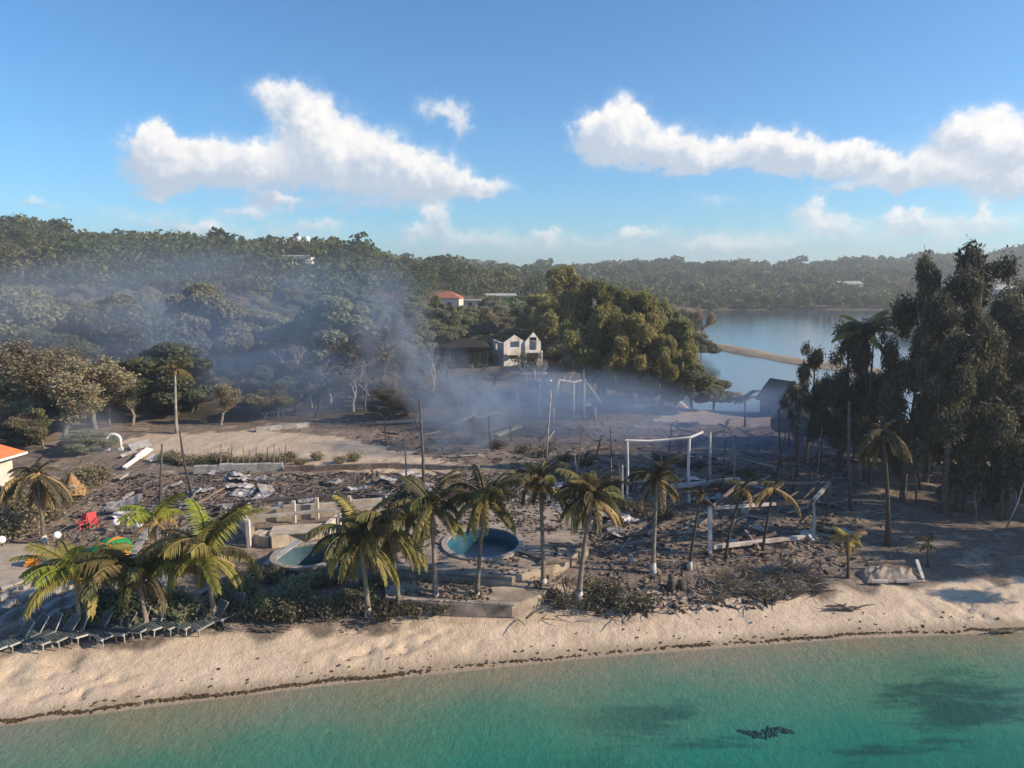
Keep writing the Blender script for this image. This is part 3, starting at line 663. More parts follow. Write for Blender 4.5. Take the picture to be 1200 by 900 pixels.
for nm, mt in (('green', 'frond_green'), ('dark', 'frond_dark'), ('lime', 'frond_lime'), ('singed', 'frond_singed'), ('dead', 'frond_dead'), ('yellow', 'frond_yellow')):
    FR[nm] = [frond_mesh(f'frond_{nm}', 40 + k, 1.0, [(72, 10), (55, -35), (38, -60), (20, -72), (60, -10)][k], M[mt], .29 if nm != 'singed' else .24, (.35, .55, .65, .75, .5)[k], 26, .042) for k in range(5)]
    FR[nm + '_hang'] = [frond_mesh(f'frond_{nm}_hanging', 60 + k, 1.0, [(-15, -84), (-45, -86), (25, -92)][k], M[mt], .24, .80, 24, .042) for k in range(3)]
def palm(px, pybase, pycrown, lean=0.0, fronds=(('green', 12, 2.6),), hang=(), label='', trunk='palmtrunk', foot=True, r=.13, base=None, name='coconut_palm', spread=None, cpx=None):
    x, y, z = hit(px, pybase) if base is None else base
    xc, yc, zc = at_depth(cpx if cpx is not None else px + lean, pycrown, y + rnd.uniform(-.3, .3))
    o = empty(name, (x, y, z - .1), 0, label, 'palm'); hgt = zc - z; dx, dy = xc - x, yc - y
    k = 7; pts = [Vector((dx * (i / k) ** 1.5, dy * (i / k), (hgt + .1) * i / k)) for i in range(k + 1)]
    mb = MB(); mb.tube(pts, [r * (1.55 if i == 0 else 1.15 if i == 1 else 1 - .35 * i / k) for i in range(k + 1)], 8)
    mb.build('trunk', M[trunk], o, True)
    if foot:
        ft = MB(); ft.tube([pts[0] + Vector((0, 0, .02)), pts[0].lerp(pts[1], .5), pts[0].lerp(pts[1], .95)], [r * 1.9, r * 1.5, r * 1.2], 9); ft.build('trunk_foot', M['palmbase'], o, True)
    top = pts[-1]; sh = MB(); sh.tube([top - Vector((0, 0, .35)), top, top + Vector((0, 0, .25))], [r * .8, r * 1.25, r * .5], 7); sh.build('crown_shaft', M['palmchar' if trunk == 'palmchar' else 'thatch'], o, True)
    i = 0
    for (kind, n, ln) in fronds:
        n = int(n * 1.35 + .5)
        for q in range(n):
            v = (0, 4, 1, 2, 3)[int(5 * ((q * .618 + .1) % 1))]; a = i * 2.399 + rnd.uniform(-.25, .25); L = ln * 1.18 * rnd.uniform(.8, 1.12); i += 1
            inst('frond', FR[kind][v], o, top + Vector((0, 0, .08)), (rnd.uniform(-.45, .45), rnd.uniform(-.25, .35), a), (L,) * 3)
    for (kind, n, ln) in hang:
        for q in range(int(n * 2.0 + .5)):
            a = q * 2.1 + rnd.uniform(-.6, .6); L = ln * 1.2 * rnd.uniform(.7, 1.15)
            inst('frond', FR[kind + '_hang'][q % 3], o, top - Vector((0, 0, .05)), (rnd.uniform(-.3, .3), 0, a), (L,) * 3)
    return o
rnd.seed(3)
palm(95, 742, 676, -6, (('lime', 9, 2.1), ('green', 6, 2.3)), (('dead', 2, 1.0),), 'young lime green palm behind the row of loungers', r=.12)
palm(172, 738, 680, -10, (('dark', 11, 2.8), ('singed', 3, 2.6)), (('dark', 3, 1.6),), 'dark shaded palm right of the lime green one', r=.13)
palm(252, 728, 650, -12, (('green', 7, 2.7), ('lime', 3, 2.6), ('singed', 4, 2.5)), (('green', 4, 2.0), ('dead', 3, 1.8)), 'arching green palm left of the curved pool', r=.13)
palm(186, 662, 612, -4, (('lime', 6, 1.9), ('dead', 3, 1.7)), (('dead', 3, 1.2),), 'small yellowed palm in front of the rubble', r=.11)
palm(432, 722, 634, -10, (('dark', 7, 2.2), ('green', 4, 2.1), ('singed', 4, 2.2)), (('dead', 3, 1.9), ('green', 6, 2.3), ('singed', 3, 2.0)), 'shaggy palm with drooping fronds right of the curved pool')
palm(468, 716, 618, -14, (('dark', 8, 2.2), ('singed', 4, 2.0)), (('green', 4, 2.2), ('dark', 5, 2.3), ('dead', 2, 1.9)), 'dark shaggy palm second left of the blue pool', r=.12)
palm(511, 712, 594, -6, (('dark', 7, 1.9), ('singed', 5, 1.9)), (('green', 5, 2.4), ('yellow', 1, 1.9), ('dark', 3, 2.0)), 'tall shaggy palm just left of the blue pool')
palm(559, 708, 588, 10, (('dark', 9, 2.2), ('singed', 4, 2.1)), (('green', 3, 2.1), ('dark', 3, 1.9), ('dead', 1, 1.5)), 'slender palm standing in front of the blue pool', r=.12)
palm(637, 694, 566, -4, (('singed', 11, 1.7), ('dark', 4, 1.6)), (('yellow', 1, 2.0), ('singed', 3, 1.7), ('dead', 2, 1.4)), 'singed palm with one yellow hanging frond right of the pool')
palm(678, 708, 584, 16, (('singed', 11, 1.8), ('dark', 5, 1.9)), (('yellow', 3, 2.3), ('singed', 5, 2.0), ('dead', 3, 2.1)), 'singed palm with thick skirt of yellow hanging fronds', r=.15)
palm(765, 674, 562, 5, (('singed', 13, 1.7),), (('dead', 2, 2.0), ('singed', 4, 1.5)), 'brown singed palm with white foot left of the white frame')
palm(808, 668, 582, 14, (('singed', 6, 1.0),), (('singed', 2, .9),), 'charred thin palm just left of the tall white post', 'palmchar', r=.10)
palm(850, 656, 574, 20, (('singed', 6, 1.1),), (('dead', 2, 1.5), ('singed', 2, 1.1)), 'charred leaning palm left of the centre of the white frame', 'palmchar', False, .10)
palm(893, 652, 572, 14, (('singed', 6, 1.1),), (('dead', 2, 1.7), ('singed', 2, 1.1)), 'charred leaning palm right of the centre of the white frame', 'palmchar', False, .10)
palm(993, 680, 636, 0, (('dead', 9, 1.0), ('yellow', 3, .9)), (('dead', 3, .8),), 'small straw coloured palm on the sand by the brush pile', 'palmchar', False, .09)
palm(1087, 666, 636, 1, (('singed', 7, .7),), (('singed', 3, .7),), 'tiny charred palm alone on the sand at the right', 'palmchar', False, .07)
palm(1040, 640, 505, -6, (('singed', 4, .9),), (('dead', 2, 2.2), ('singed', 8, 2.3)), 'palm with a long straw skirt under the dark casuarinas', 'palmchar', False, r=.15)
palm(52, 638, 556, -8, (('singed', 7, 1.5),), (('dead', 4, 2.3), ('singed', 8, 2.3)), 'palm with a brown skirt of dead fronds at the left edge')
palm(10, 632, 585, -4, (('green', 7, 1.5), ('singed', 4, 1.4)), (), 'low green palm at the left edge under the orange roof', r=.1)
palm(207, 508, 436, -2, (('dark', 9, 2.0),), (), 'far palm with a tall pale bare trunk on the clearing', 'ashwood', False, .16)
palm(873, 500, 470, 0, (('dark', 11, 1.6),), (), 'small dark palm on the sand before the lagoon', 'palmchar', False, .12)
palm(128, 500, 440, 4, (('dark', 10, 2.6),), (), 'green palm among the scorched trees at the left', 'palmtrunk', False, .14)
palm(1012, 560, 395, 4, (('dark', 10, 2.4), ('green', 4, 2.2)), (('singed', 3, 1.8),), 'tall dark palm among the casuarinas before the lagoon', 'palmchar', False, .14)

rnd.seed(8)
for i in range(34):
    px, py = (rnd.uniform(420, 1000), rnd.uniform(676, 712)) if i < 22 else (rnd.uniform(20, 420), rnd.uniform(655, 735))
    if px > 800: py -= 20
    x, y, z = hit(px, py); k = rnd.choice(('dead', 'singed', 'singed', 'dark')); ob = inst('fallen_frond', FR[k][2 + i % 2], None, (x, y, z + .12), (rnd.uniform(-.5, .5), R(rnd.uniform(25, 40)), rnd.uniform(0, 6.28)), (rnd.uniform(1.3, 2.2),) * 3)
    tag(ob, 'withered palm frond lying on the ground under the palms', 'palm frond', 'fallen palm fronds')

# ------------------------------------------------------------------ terraces, pools, walls
def zt(px, py, z): a = plane(px, py, z); return (a[0], a[1])
def slab(name, outer, hole, z0, z1, mt, parent=None):
    bm_ = bmesh.new(); loops = []
    for lp in [outer] + ([hole] if hole else []):
        vs = [bm_.verts.new((a, b, z1)) for a, b in lp]; loops.append(vs)
        for i in range(len(vs)): bm_.edges.new((vs[i], vs[(i + 1) % len(vs)]))
    bmesh.ops.triangle_fill(bm_, use_beauty=True, use_dissolve=False, edges=bm_.edges[:])
    for vs in loops:
        lo = [bm_.verts.new((v.co.x, v.co.y, z0)) for v in vs]
        for i in range(len(vs)): j = (i + 1) % len(vs); bm_.faces.new((vs[i], vs[j], lo[j], lo[i]))
    bmesh.ops.recalc_face_normals(bm_, faces=bm_.faces[:])
    me = bpy.data.meshes.new(name); bm_.to_mesh(me); bm_.free(); return link(name, me, mt, parent)
def ell(cx, cy_, rx, ry, n=36, k=1.0): return [(cx + rx * k * math.cos(2*math.pi*i/n), cy_ + ry * k * math.sin(2*math.pi*i/n)) for i in range(n)]
def pool(P_, zr, label, tile, wz):
    cx, cy_, rx, ry = P_; o = empty('swimming_pool', (cx, cy_, zr), 0, label, 'pool')
    n = 36
    for k in range(n):     # coping stones, each a piece of the rim
        a0, a1 = 2*math.pi*(k+.03)/n, 2*math.pi*(k+.97)/n
        poly = [(rx*math.cos(a0), ry*math.sin(a0)), ((rx+.34)*math.cos(a0), (ry+.34)*math.sin(a0)), ((rx+.34)*math.cos(a1), (ry+.34)*math.sin(a1)), (rx*math.cos(a1), ry*math.sin(a1))]
        MB().prism(poly, -.12, .05 + rnd.uniform(-.008, .008)).build('coping_stone', M['coping'], o)
    wl = MB(); E = [ell(0, 0, rx, ry, n, f) for f in (1.0, .99)]
    wl.v = [Vector((a, b, -.06)) for a, b in E[0]] + [Vector((a, b, -1.6)) for a, b in E[1]]
    wl.f = [[i, n + i, n + (i+1) % n, (i+1) % n] for i in range(n)]
    wl.build('pool_wall', M[tile], o, True)
    MB().prism(E[1], -1.75, -1.5).build('pool_floor', M[tile], o)
    wp = MB(); wp.v = [Vector((a, b, wz)) for a, b in ell(0, 0, rx, ry, n, .999)]; wp.f = [list(range(n))]; wp.build('pool_water', M['poolwater'], o)
    return o
pool(POOLS[0], 1.72, 'blue tiled oval pool behind the palms', 'poolblue', -.55)
pool(POOLS[1], 1.52, 'small drained pool with white rim left of the shaggy palms', 'pooldark', -1.1)
up = [zt(442, 664, 1.64), zt(520, 672, 1.64), zt(600, 676, 1.64), zt(648, 664, 1.64), zt(690, 640, 1.64), zt(680, 604, 1.64), zt(620, 588, 1.64), zt(530, 588, 1.64), zt(470, 606, 1.64), zt(440, 630, 1.64)]
o = empty('pool_terrace', (0, 0, 0), 0, 'raised stone terrace around the blue oval pool', 'terrace')
slab('deck', up, ell(*POOLS[0], n=36, k=1.04), .7, 1.645, M['deck'], o)
for i in range(9):           # facing stones of the front wall, its shade put into a darker stone
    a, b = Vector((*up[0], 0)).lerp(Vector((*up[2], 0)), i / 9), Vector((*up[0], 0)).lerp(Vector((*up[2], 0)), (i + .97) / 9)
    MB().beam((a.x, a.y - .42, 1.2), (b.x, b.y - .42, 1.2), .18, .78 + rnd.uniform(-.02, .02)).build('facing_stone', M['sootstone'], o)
lo = [zt(452, 700, 1.28), zt(520, 708, 1.28), zt(600, 708, 1.28), zt(630, 698, 1.28), zt(655, 684, 1.28), zt(640, 672, 1.28), zt(590, 676, 1.28), zt(450, 668, 1.28)]
o = empty('lower_terrace', (0, 0, 0), 0, 'sandy stone terrace at the foot of the pool wall', 'terrace'); slab('deck', lo, None, .6, 1.275, M['deck'], o)
for i in range(8):
    a, b = Vector((*zt(452 + i * 19, 701 + i * .9, 1.28), 1.29)), Vector((*zt(452 + (i + .95) * 19, 701 + (i + 1) * .9, 1.28), 1.29)); MB().beam(a, b, .3, .09).build('kerb_stone', M['coping'], o)
o = empty('stone_steps', (*plane(592, 704, 1.0), .8), R(6), 'broken stone steps leading down from the terrace to the beach', 'steps')
for i in range(3): MB().box((.1 * i, .5 * i - .3, .12 + .16 * i), (2.0 - .15 * i, .55, .2), (0, .03 * (i - 1), .06 * i)).build('step', M['stone'], o)
def lowwall(px0, py0, px1, py1, h, th, mt, label, n=6, cat='wall', name='low_wall'):
    a = Vector(hit(px0, py0)); b = Vector(hit(px1, py1)); o = empty(name, a, 0, label, cat)
    d = b - a
    for i in range(n):
        p, q = d * (i / n), d * ((i + .985) / n); hh = h * rnd.uniform(.86, 1.05)
        MB().beam((p.x, p.y, p.z + hh/2 - .12), (q.x, q.y, q.z + hh/2 - .12), th, hh + .24).build('block', M[mt], o)
    return o
lowwall(228, 556, 332, 552, .75, .5, 'concrete', 'long grey concrete wall below the sandy clearing', 7)
lowwall(334, 553, 470, 549, .45, .4, 'charbrown', 'low brown wall continuing right of the grey concrete wall', 8)
lowwall(470, 549, 562, 552, .4, .35, 'sootstone', 'sooted low wall at the foot of the tall charred pole', 6)
lowwall(300, 506, 362, 500, .5, .5, 'concrete', 'pale wall edge at the back of the clearing', 4)
# burnt beach bar between the palms
o = empty('burnt_bar', hit(330, 640), 0, 'roofless pale stone beach bar among the ashes above the small pool', 'bar')
ox, oy, oz = o.location
def rel(px, py, z): a = plane(px, py, z); return Vector((a[0] - ox, a[1] - oy, z - oz))
for (n_, a, b, z, h, th, mt) in [('back_wall', (292, 612), (448, 599), 1.1, 1.0, .35, 'stone'), ('front_wall', (318, 641), (382, 628), 1.1, .75, .4, 'stone'), ('side_wall', (284, 618), (296, 638), 1.1, 1.15, .35, 'stone'), ('counter', (300, 634), (320, 638), 1.1, .7, .8, 'stone'), ('end_wall', (384, 630), (398, 616), 1.1, .95, .3, 'cream')]:
    p, q = rel(*a, z), rel(*b, z); d = q - p; nb = max(2, int(d.length / 1.1))
    for i in range(nb):
        u, v = p + d * (i / nb), p + d * ((i + .98) / nb); hh = h * rnd.uniform(.9, 1.04)
        MB().beam(u + Vector((0, 0, hh/2 - .2)), v + Vector((0, 0, hh/2 - .2)), th, hh + .3).build('wall_block', M[mt], o)
for (px, py, h) in [(292, 640, 1.7), (345, 612, 1.5), (372, 608, 1.5), (410, 604, 1.4), (398, 622, 1.3)]:
    p = rel(px, py, 1.1); MB().box(p + Vector((0, 0, h/2 - .2)), (.22, .22, h + .4)).build('pillar', M['cream'], o)
p, q = rel(298, 606, 2.3), rel(446, 592, 2.3); MB().beam(p, q, .35, .16).build('lintel', M['coping'], o)
MB().beam(rel(318, 622, 1.8), rel(385, 618, 1.8), 1.5, .1).build('floor_slab', M['stone'], o)
# curved pale deck at the left edge
o = empty('curved_deck', (*plane(10, 668, 1.3), 1.3), 0, 'pale curved deck at the left edge with a stone kerb', 'deck'); cx, cyy = o.location[:2]
A = [zt(-60, 690, 1.3), zt(0, 690, 1.3), zt(30, 680, 1.3), zt(58, 660, 1.3), zt(66, 645, 1.3), zt(40, 637, 1.3), zt(-60, 640, 1.3)]
slab('deck', [(a - cx, b - cyy) for a, b in A], None, -.5, .0, M['stone'], o)
for (a, b) in zip(A[1:4], A[2:5]):
    for k in range(2):
        p = Vector((a[0] - cx, a[1] - cyy, .05)); q = Vector((b[0] - cx, b[1] - cyy, .05)); MB().beam(p.lerp(q, k/2), p.lerp(q, (k + .95)/2), .4, .14).build('kerb_stone', M['coping'], o)
o = empty('paved_yard', (*plane(60, 712, 1.05), 1.2), 0, 'grey paving in the shade behind the loungers', 'paving'); cx, cyy = o.location[:2]
for i in range(9):
    for j in range(4):
        x0, y0 = plane(-30 + i * 26, 730 - j * 13, 1.05); x1, y1 = plane(-30 + (i + .985) * 26, 730 - (j + .98) * 13, 1.05)
        MB().prism([(x0-cx, y0-cyy), (x1-cx, y0-cyy), (x1-cx, y1-cyy), (x0-cx, y1-cyy)], -.3, .06 + rnd.uniform(-.006, .006)).build('paving_slab', M['paving'], o)

# ------------------------------------------------------------------ standing frames and poles
def post(o, a, b, w_, mt, nm='post'): MB().beam(a, b, w_).build(nm, M[mt], o)
def up_px(px, pb, pt): x, y, z = hit(px, pb); return Vector((x, y, z - .15)), Vector(at_depth(px, pt, y))
o = empty('pergola_frame', (0, 0, 0), 0, 'tall white goalpost shaped frame standing in the burnt ground', 'frame')
a0, a1 = up_px(735, 592, 516); b0, b1 = up_px(807, 590, 512); b0.y = a0.y + .3; b1.y = a1.y + .3
def bent(o, P_, r_, mt, nm): MB().tube(P_, r_, 6).build(nm, M[mt], o)
bent(o, [a0, a0.lerp(a1, .5) + Vector((.05, 0, 0)), a1], .085, 'sootwhite', 'post'); bent(o, [b0, b0.lerp(b1, .55) - Vector((.07, 0, 0)), b1], .10, 'sootwhite', 'post')
bent(o, [a1 - Vector((.15, 0, 0)), a1.lerp(b1, .35) - Vector((0, 0, .12)), a1.lerp(b1, .7) - Vector((0, 0, .07)), b1 + Vector((.1, 0, .02)), b1 + Vector((1.1, .5, .30))], .09, 'sootwhite', 'beam')
post(o, a0.lerp(a1, .38) + Vector((.1, 0, 0)), b0.lerp(b1, .40) - Vector((.12, 0, 0)), .10, 'ashwood', 'rail')
for (px, pb, pt, lb, mt, w_) in [(832, 565, 505, 'thin grey post right of the white goalpost frame', 'concrete', .13), (775, 552, 524, 'short grey stake inside the white goalpost frame', 'ashwood', .1), (729, 600, 545, 'blue grey post at the left of the goalpost frame', 'concrete', .1)]:
    a, b = up_px(px, pb, pt); q = MB(); q.tube([a, b], [w_, w_ * .8], 7); tag(q.build('post', M[mt], None, True), lb, 'post')
a = Vector(hit(782, 578)); b = Vector(hit(866, 569)); q = MB(); q.beam(a + Vector((0, 0, .45)), b + Vector((0, 0, .5)), .35, .3)
o = empty('fallen_beam', a, 0, 'pale concrete beam lying beyond the goalpost frame', 'beam'); MB().beam((0, 0, .5), b - a + Vector((0, 0, .5)), .35, .26).build('beam', M['paleconcrete'], o)
for f in (.1, .5, .9): MB().box((b - a) * f + Vector((0, 0, .15)), (.3, .3, .55)).build('stub', M['concrete'], o)
o = empty('shelter_frame', hit(832, 650), 0, 'low burnt shelter frame with pale beams and a thick white corner post', 'frame'); L0 = Vector(o.location)
c0, c1 = up_px(832, 650, 596); d0, d1 = up_px(953, 632, 587)
for v in (c0, c1, d0, d1): v -= L0
post(o, c0, c1, .21, 'sootwhite'); bent(o, [d0, d0.lerp(d1, .5) + Vector((.08, 0, 0)), d1], .09, 'concrete', 'post')
post(o, c1 + Vector((-.1, 0, .02)), c1.lerp(d1, .62), .17, 'paleconcrete', 'beam'); post(o, c1.lerp(d1, .63), d1, .2, 'charbrown', 'beam')
post(o, c0.lerp(c1, .2) + Vector((.2, 0, 0)), d0.lerp(d1, .12), .22, 'paleconcrete', 'lower_beam')
e1 = Vector(at_depth(972, 566, d0.y + L0.y + 4.5)) - L0; e0 = Vector((e1.x, e1.y, d0.z)); post(o, d1, e1, .2, 'ashwood', 'side_beam'); post(o, e0, e1, .18, 'char')
g1 = Vector(at_depth(868, 566, c0.y + L0.y + 6)) - L0; post(o, Vector((g1.x, g1.y, c0.z)), g1, .18, 'char'); post(o, g1, e1, .16, 'charbrown', 'back_beam'); post(o, g1, c1, .16, 'charbrown', 'side_beam')
for k in range(5): f = (k + .5) / 5; post(o, c1.lerp(d1, f) + Vector((0, .1, .12)), g1.lerp(e1, f) + Vector((0, 0, .1 - .5 * (k % 2))), .09, 'char', 'rafter')
q = MB(); 
for (px, pb, pt, lean, lb, mt, r_) in [
    (497, 590, 470, -5, 'tallest charred pole rising through the smoke', 'char', .13), (476, 588, 505, -3, 'thin grey pole left of the tallest charred pole', 'ashwood', .08), (226, 585, 505, -16, 'leaning charred pole left of the long grey wall', 'char', .10),
    (187, 612, 520, 3, 'upright charred pole beside the white debris', 'char', .11), (213, 540, 512, -2, 'thin stake on the clearing', 'charbrown', .06), (640, 540, 458, 6, 'pale scorched pole below the white house', 'ashwood', .09), (655, 470, 430, 8, 'pale leaning pole by the fallen trees', 'ashwood', .09), (632, 532, 505, 18, 'leaning pale stake in the blue smoke', 'ashwood', .08),
    (934, 560, 475, 2, 'thin black trunk at the left of the dark grove', 'char', .12), (997, 600, 470, -2, 'black bare trunk before the dark grove', 'char', .14), (915, 545, 480, -2, 'thin charred trunk before the hut', 'char', .09), (962, 545, 478, 2, 'charred sapling trunk right of the hut', 'char', .09), (1018, 570, 500, 3, 'slim charred trunk under the casuarinas', 'char', .10), (868, 600, 552, 2, 'charred stake behind the shelter frame', 'char', .07), (906, 596, 548, -3, 'charred stake at the back of the shelter frame', 'char', .07),
    (795, 548, 528, 0, 'short stake left of the thin grey post', 'charbrown', .06), (1078, 575, 520, -3, 'charred trunk in the shade of the dark grove', 'char', .12), (1120, 600, 520, 4, 'thick charred trunk in the shade at the right', 'char', .15), (1172, 610, 500, 6, 'charred trunk near the right edge', 'char', .14)]:
    a, b = up_px(px, pb, pt); b.x += lean / F * b.y; mb = MB(); m1 = a.lerp(b, .5) + Vector((rnd.uniform(-.1, .1), 0, 0)); mb.tube([a, m1, b], [r_, r_ * .85, r_ * .55], 7); ob = mb.build('charred_pole', M[mt], None, True); tag(ob, lb, 'pole')
rnd.seed(52)
for i in range(44):
    if i < 22: px, py, w1 = rnd.uniform(880, 1190), rnd.uniform(520, 625), 'in the shade under the casuarinas'
    elif i < 34: px, py, w1 = rnd.uniform(640, 880), rnd.uniform(500, 600), 'around the goalpost frame'
    else: px, py, w1 = rnd.uniform(390, 640), rnd.uniform(470, 530), 'in the smoke behind the long wall'
    a = Vector(hit(px, py)); hh = rnd.uniform(1.6, 5.5); mb = MB(); b = a + Vector((rnd.gauss(0, .12) * hh, rnd.gauss(0, .1) * hh, hh)); md = a.lerp(b, .5) + Vector((rnd.gauss(0, .1), 0, 0)); r_ = rnd.uniform(.05, .11)
    mb.tube([a - Vector((0, 0, .1)), md, b], [r_, r_ * .8, r_ * .35], 5)
    for k in range(rnd.randint(1, 4)):
        p = a.lerp(b, rnd.uniform(.45, .98)); q = p + Vector((rnd.uniform(-.9, .9), rnd.uniform(-.5, .5), rnd.uniform(.1, .9))); mb.tube([p, q], [r_ * .5, r_ * .15], 4, False)
    mt = 'char' if i % 3 else 'ashwood'; hl = 'tall' if hh > 3.5 else 'short'
    tag(mb.build('burnt_sapling', M[mt], None, True), f"{hl} {'black' if i % 3 else 'ashen grey'} burnt sapling stem {w1}", 'sapling', f'{hl} burnt saplings {w1} {i % 3 > 0}')
# row of fence stakes with burnt hedge on the clearing
for i, px in enumerate([258, 266, 271, 279, 285, 291, 300, 306, 313, 321, 328, 334]):
    a, b = up_px(px, 546 + (i * 7) % 4, 520 + (i * 5) % 9 + (8 if i in (3, 7) else 0)); mb = MB(); mb.tube([a, b + Vector((rnd.uniform(-.15, .15), 0, 0))], [.06, .035], 5); tag(mb.build('fence_stake', M['charbrown']), 'upright scorched fence stake in the row on the clearing', 'stake', 'fence stakes on the clearing')

# ------------------------------------------------------------------ houses
def wall_panel(mb, width, prof, openings, th, M4):
    """upright wall in local XZ with real openings; prof = [(x, z_top)...]; openings = (x0,x1,z0,z1)"""
    xs_ = sorted({0, width} | {a for o_ in openings for a in o_[:2]} | {p[0] for p in prof}); X = [p[0] for p in prof]; Z = [p[1] for p in prof]
    for a, b in zip(xs_[:-1], xs_[1:]):
        zs_ = [0]; mx = .5 * (a + b)
        for (x0, x1, z0, z1) in sorted(openings, key=lambda o_: o_[2]):
            if x0 <= mx <= x1: zs_ += [z0, z1]
        zs_.append(None)
        for k in range(0, len(zs_), 2):
            z0, z1 = zs_[k], zs_[k + 1]
            ta = np.interp(a, X, Z) if z1 is None else z1; tb = np.interp(b, X, Z) if z1 is None else z1
            bb = len(mb.v)
            for yy in (0, th):
                for (xx, zz) in ((a, z0), (b, z0), (b, tb), (a, ta)): mb.v.append(M4 @ Vector((xx, yy, zz)))
            for f in ((0,1,2,3),(7,6,5,4),(0,4,5,1),(1,5,6,2),(2,6,7,3),(3,7,4,0)): mb.f.append([bb + j for j in f])
def window(o, M4, x0, x1, z0, z1, mt='window', fm='white', dep=.12):
    f = MB(); t_ = .07
    for (a, b, c, d) in ((x0, x1, z0, z0 + t_), (x0, x1, z1 - t_, z1), (x0, x0 + t_, z0 + t_, z1 - t_), (x1 - t_, x1, z0 + t_, z1 - t_)):
        bb = len(f.v)
        for yy in (dep - .05, dep + .05):
            for (xx, zz) in ((a, c), (b, c), (b, d), (a, d)): f.v.append(M4 @ Vector((xx, yy, zz)))
        for q_ in ((0,1,2,3),(7,6,5,4),(0,4,5,1),(1,5,6,2),(2,6,7,3),(3,7,4,0)): f.f.append([bb + j for j in q_])
    fo = f.build('window', M[fm], o); p = MB(); p.v = [M4 @ Vector(v) for v in ((x0 + t_, dep, z0 + t_), (x1 - t_, dep, z0 + t_), (x1 - t_, dep, z1 - t_), (x0 + t_, dep, z1 - t_))]; p.f = [[0, 1, 2, 3]]; p.build('pane', M[mt], fo)
def T(x, y, z=0, rz=0): return Matrix.Translation((x, y, z)) @ Matrix.Rotation(rz, 4, 'Z')
# burnt-out white house with two gables
x, y, z, r = HOUSES['white']; o = empty('gabled_house', (x - 3.4, y, z - .2), R(20), 'burnt-out white two-storey house with two roofless gables', 'house', None, (.88, .88, .88))
fw = MB(); wall_panel(fw, 4.6, [(0, 5.3), (2.4, 6.8), (4.6, 5.4)], [(1.4, 3.5, 4.2, 5.4), (1.4, 3.2, 1.7, 2.5)], .3, T(0, 0)); fw.build('front_wall', M['whitewall'], o)
fw = MB(); wall_panel(fw, 3.6, [(0, 5.3), (1.9, 7.3), (3.6, 5.2)], [(1.0, 2.6, 3.5, 6.2), (.4, 3.0, 0, 2.9)], .3, T(4.603, -.4)); fw.build('gable_wall', M['whitewall'], o)
fw = MB(); wall_panel(fw, 7, [(0, 5.3), (7, 5.0)], [(2, 3.2, 3.4, 4.6)], .3, T(0, 7.3, 0, -math.pi/2)); fw.build('side_wall', M['whitewall'], o)
fw = MB(); wall_panel(fw, 7, [(0, 5.0), (7, 5.2)], [], .3, T(8.2, .1, 0, math.pi/2)); fw.build('side_wall', M['whitewall'], o)
fw = MB(); wall_panel(fw, 7.4, [(0, 4.6), (7.4, 4.8)], [(2, 3.4, 3, 4.2)], .3, T(.35, 6.9)); fw.build('back_wall', M['whitewall'], o)
MB().box((4, 3.6, 2.9), (7.2, 6.2, .2)).build('upper_floor', M['soot'], o); MB().box((1.6, -.7, 2.75), (2.6, 1.1, .16)).build('balcony', M['whitewall'], o)
MB().beam((8.4, -.3, 0), (8.4, -.3, 3.3), .4).build('broken_pillar', M['whitewall'], o)
# house beside it, the shade on it put into its dark colour
def house(key, size, rz, label, wall, roof, rh, wins, over=.4, roofmat='redroof', hip=False, name='house', dx=0.0, fm='white'):
    x, y, z, r = HOUSES[key]; wd, dp, ht = size; o = empty(name, (x + dx, y, z - .3), rz, label, 'house')
    fw = MB(); wall_panel(fw, wd, [(0, ht), (wd, ht)], wins, .25, T(-wd/2, 0)); fw.build('front_wall', M[wall], o)
    for sx_ in (-1, 1): MB().box((sx_ * (wd/2 - .125), dp/2 + .12, ht/2), (.25, dp - .26, ht)).build('side_wall', M[wall], o)
    MB().box((0, dp - .12, ht/2), (wd - .52, .24, ht)).build('back_wall', M[wall], o)
    MB().box((0, dp/2, .2), (wd - .6, dp - .6, .1)).build('floor_slab', M['soot'], o)
    for (a, b, c, d) in wins: window(o, T(-wd/2, 0), a, b, c, d, 'window', fm)
    rf = MB()
    if roof == 'flat': rf.box((0, dp/2 - over/2, ht + rh/2 + .01), (wd + over*2, dp + over*2, rh))
    else:
        a, b = wd/2 + over, dp/2 + over; r_ = a - (b if hip else 0); r_ = max(r_, .5)
        for (zz) in (0, -.15): rf.v += [Vector(v) + Vector((0, dp/2, ht + .16 + zz)) for v in ((-a, -b, 0), (a, -b, 0), (a, b, 0), (-a, b, 0), (-r_, 0, rh), (r_, 0, rh))]
        rf.f = [[0, 1, 5, 4], [1, 2, 5], [2, 3, 4, 5], [3, 0, 4], [6, 10, 11, 7], [7, 11, 8], [8, 11, 10, 9], [9, 10, 6], [0, 6, 7, 1], [1, 7, 8, 2], [2, 8, 9, 3], [3, 9, 6, 0]]
    rf.build('roof', M[roofmat], o); return o
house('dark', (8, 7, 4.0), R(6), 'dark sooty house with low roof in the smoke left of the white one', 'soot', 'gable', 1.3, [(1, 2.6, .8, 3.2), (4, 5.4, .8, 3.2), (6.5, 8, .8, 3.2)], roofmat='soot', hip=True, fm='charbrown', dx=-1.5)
house('pink', (11, 7, 3.2), R(-4), 'low pink house with grey roof seen through the smoke on the left', 'cream', 'gable', 1.2, [(1, 2.4, .9, 2.4), (4.2, 5.6, 0.1, 2.4), (7.6, 9.6, .9, 2.4)], roofmat='metal', hip=True)
house('flat', (10, 7, 4.0), R(4), 'white flat-roofed house with a dark porch above the smoke', 'whitewall', 'flat', .6, [(.8, 2.6, 1.2, 2.8), (4.6, 9.2, .2, 3.2)], roofmat='white', over=.6)
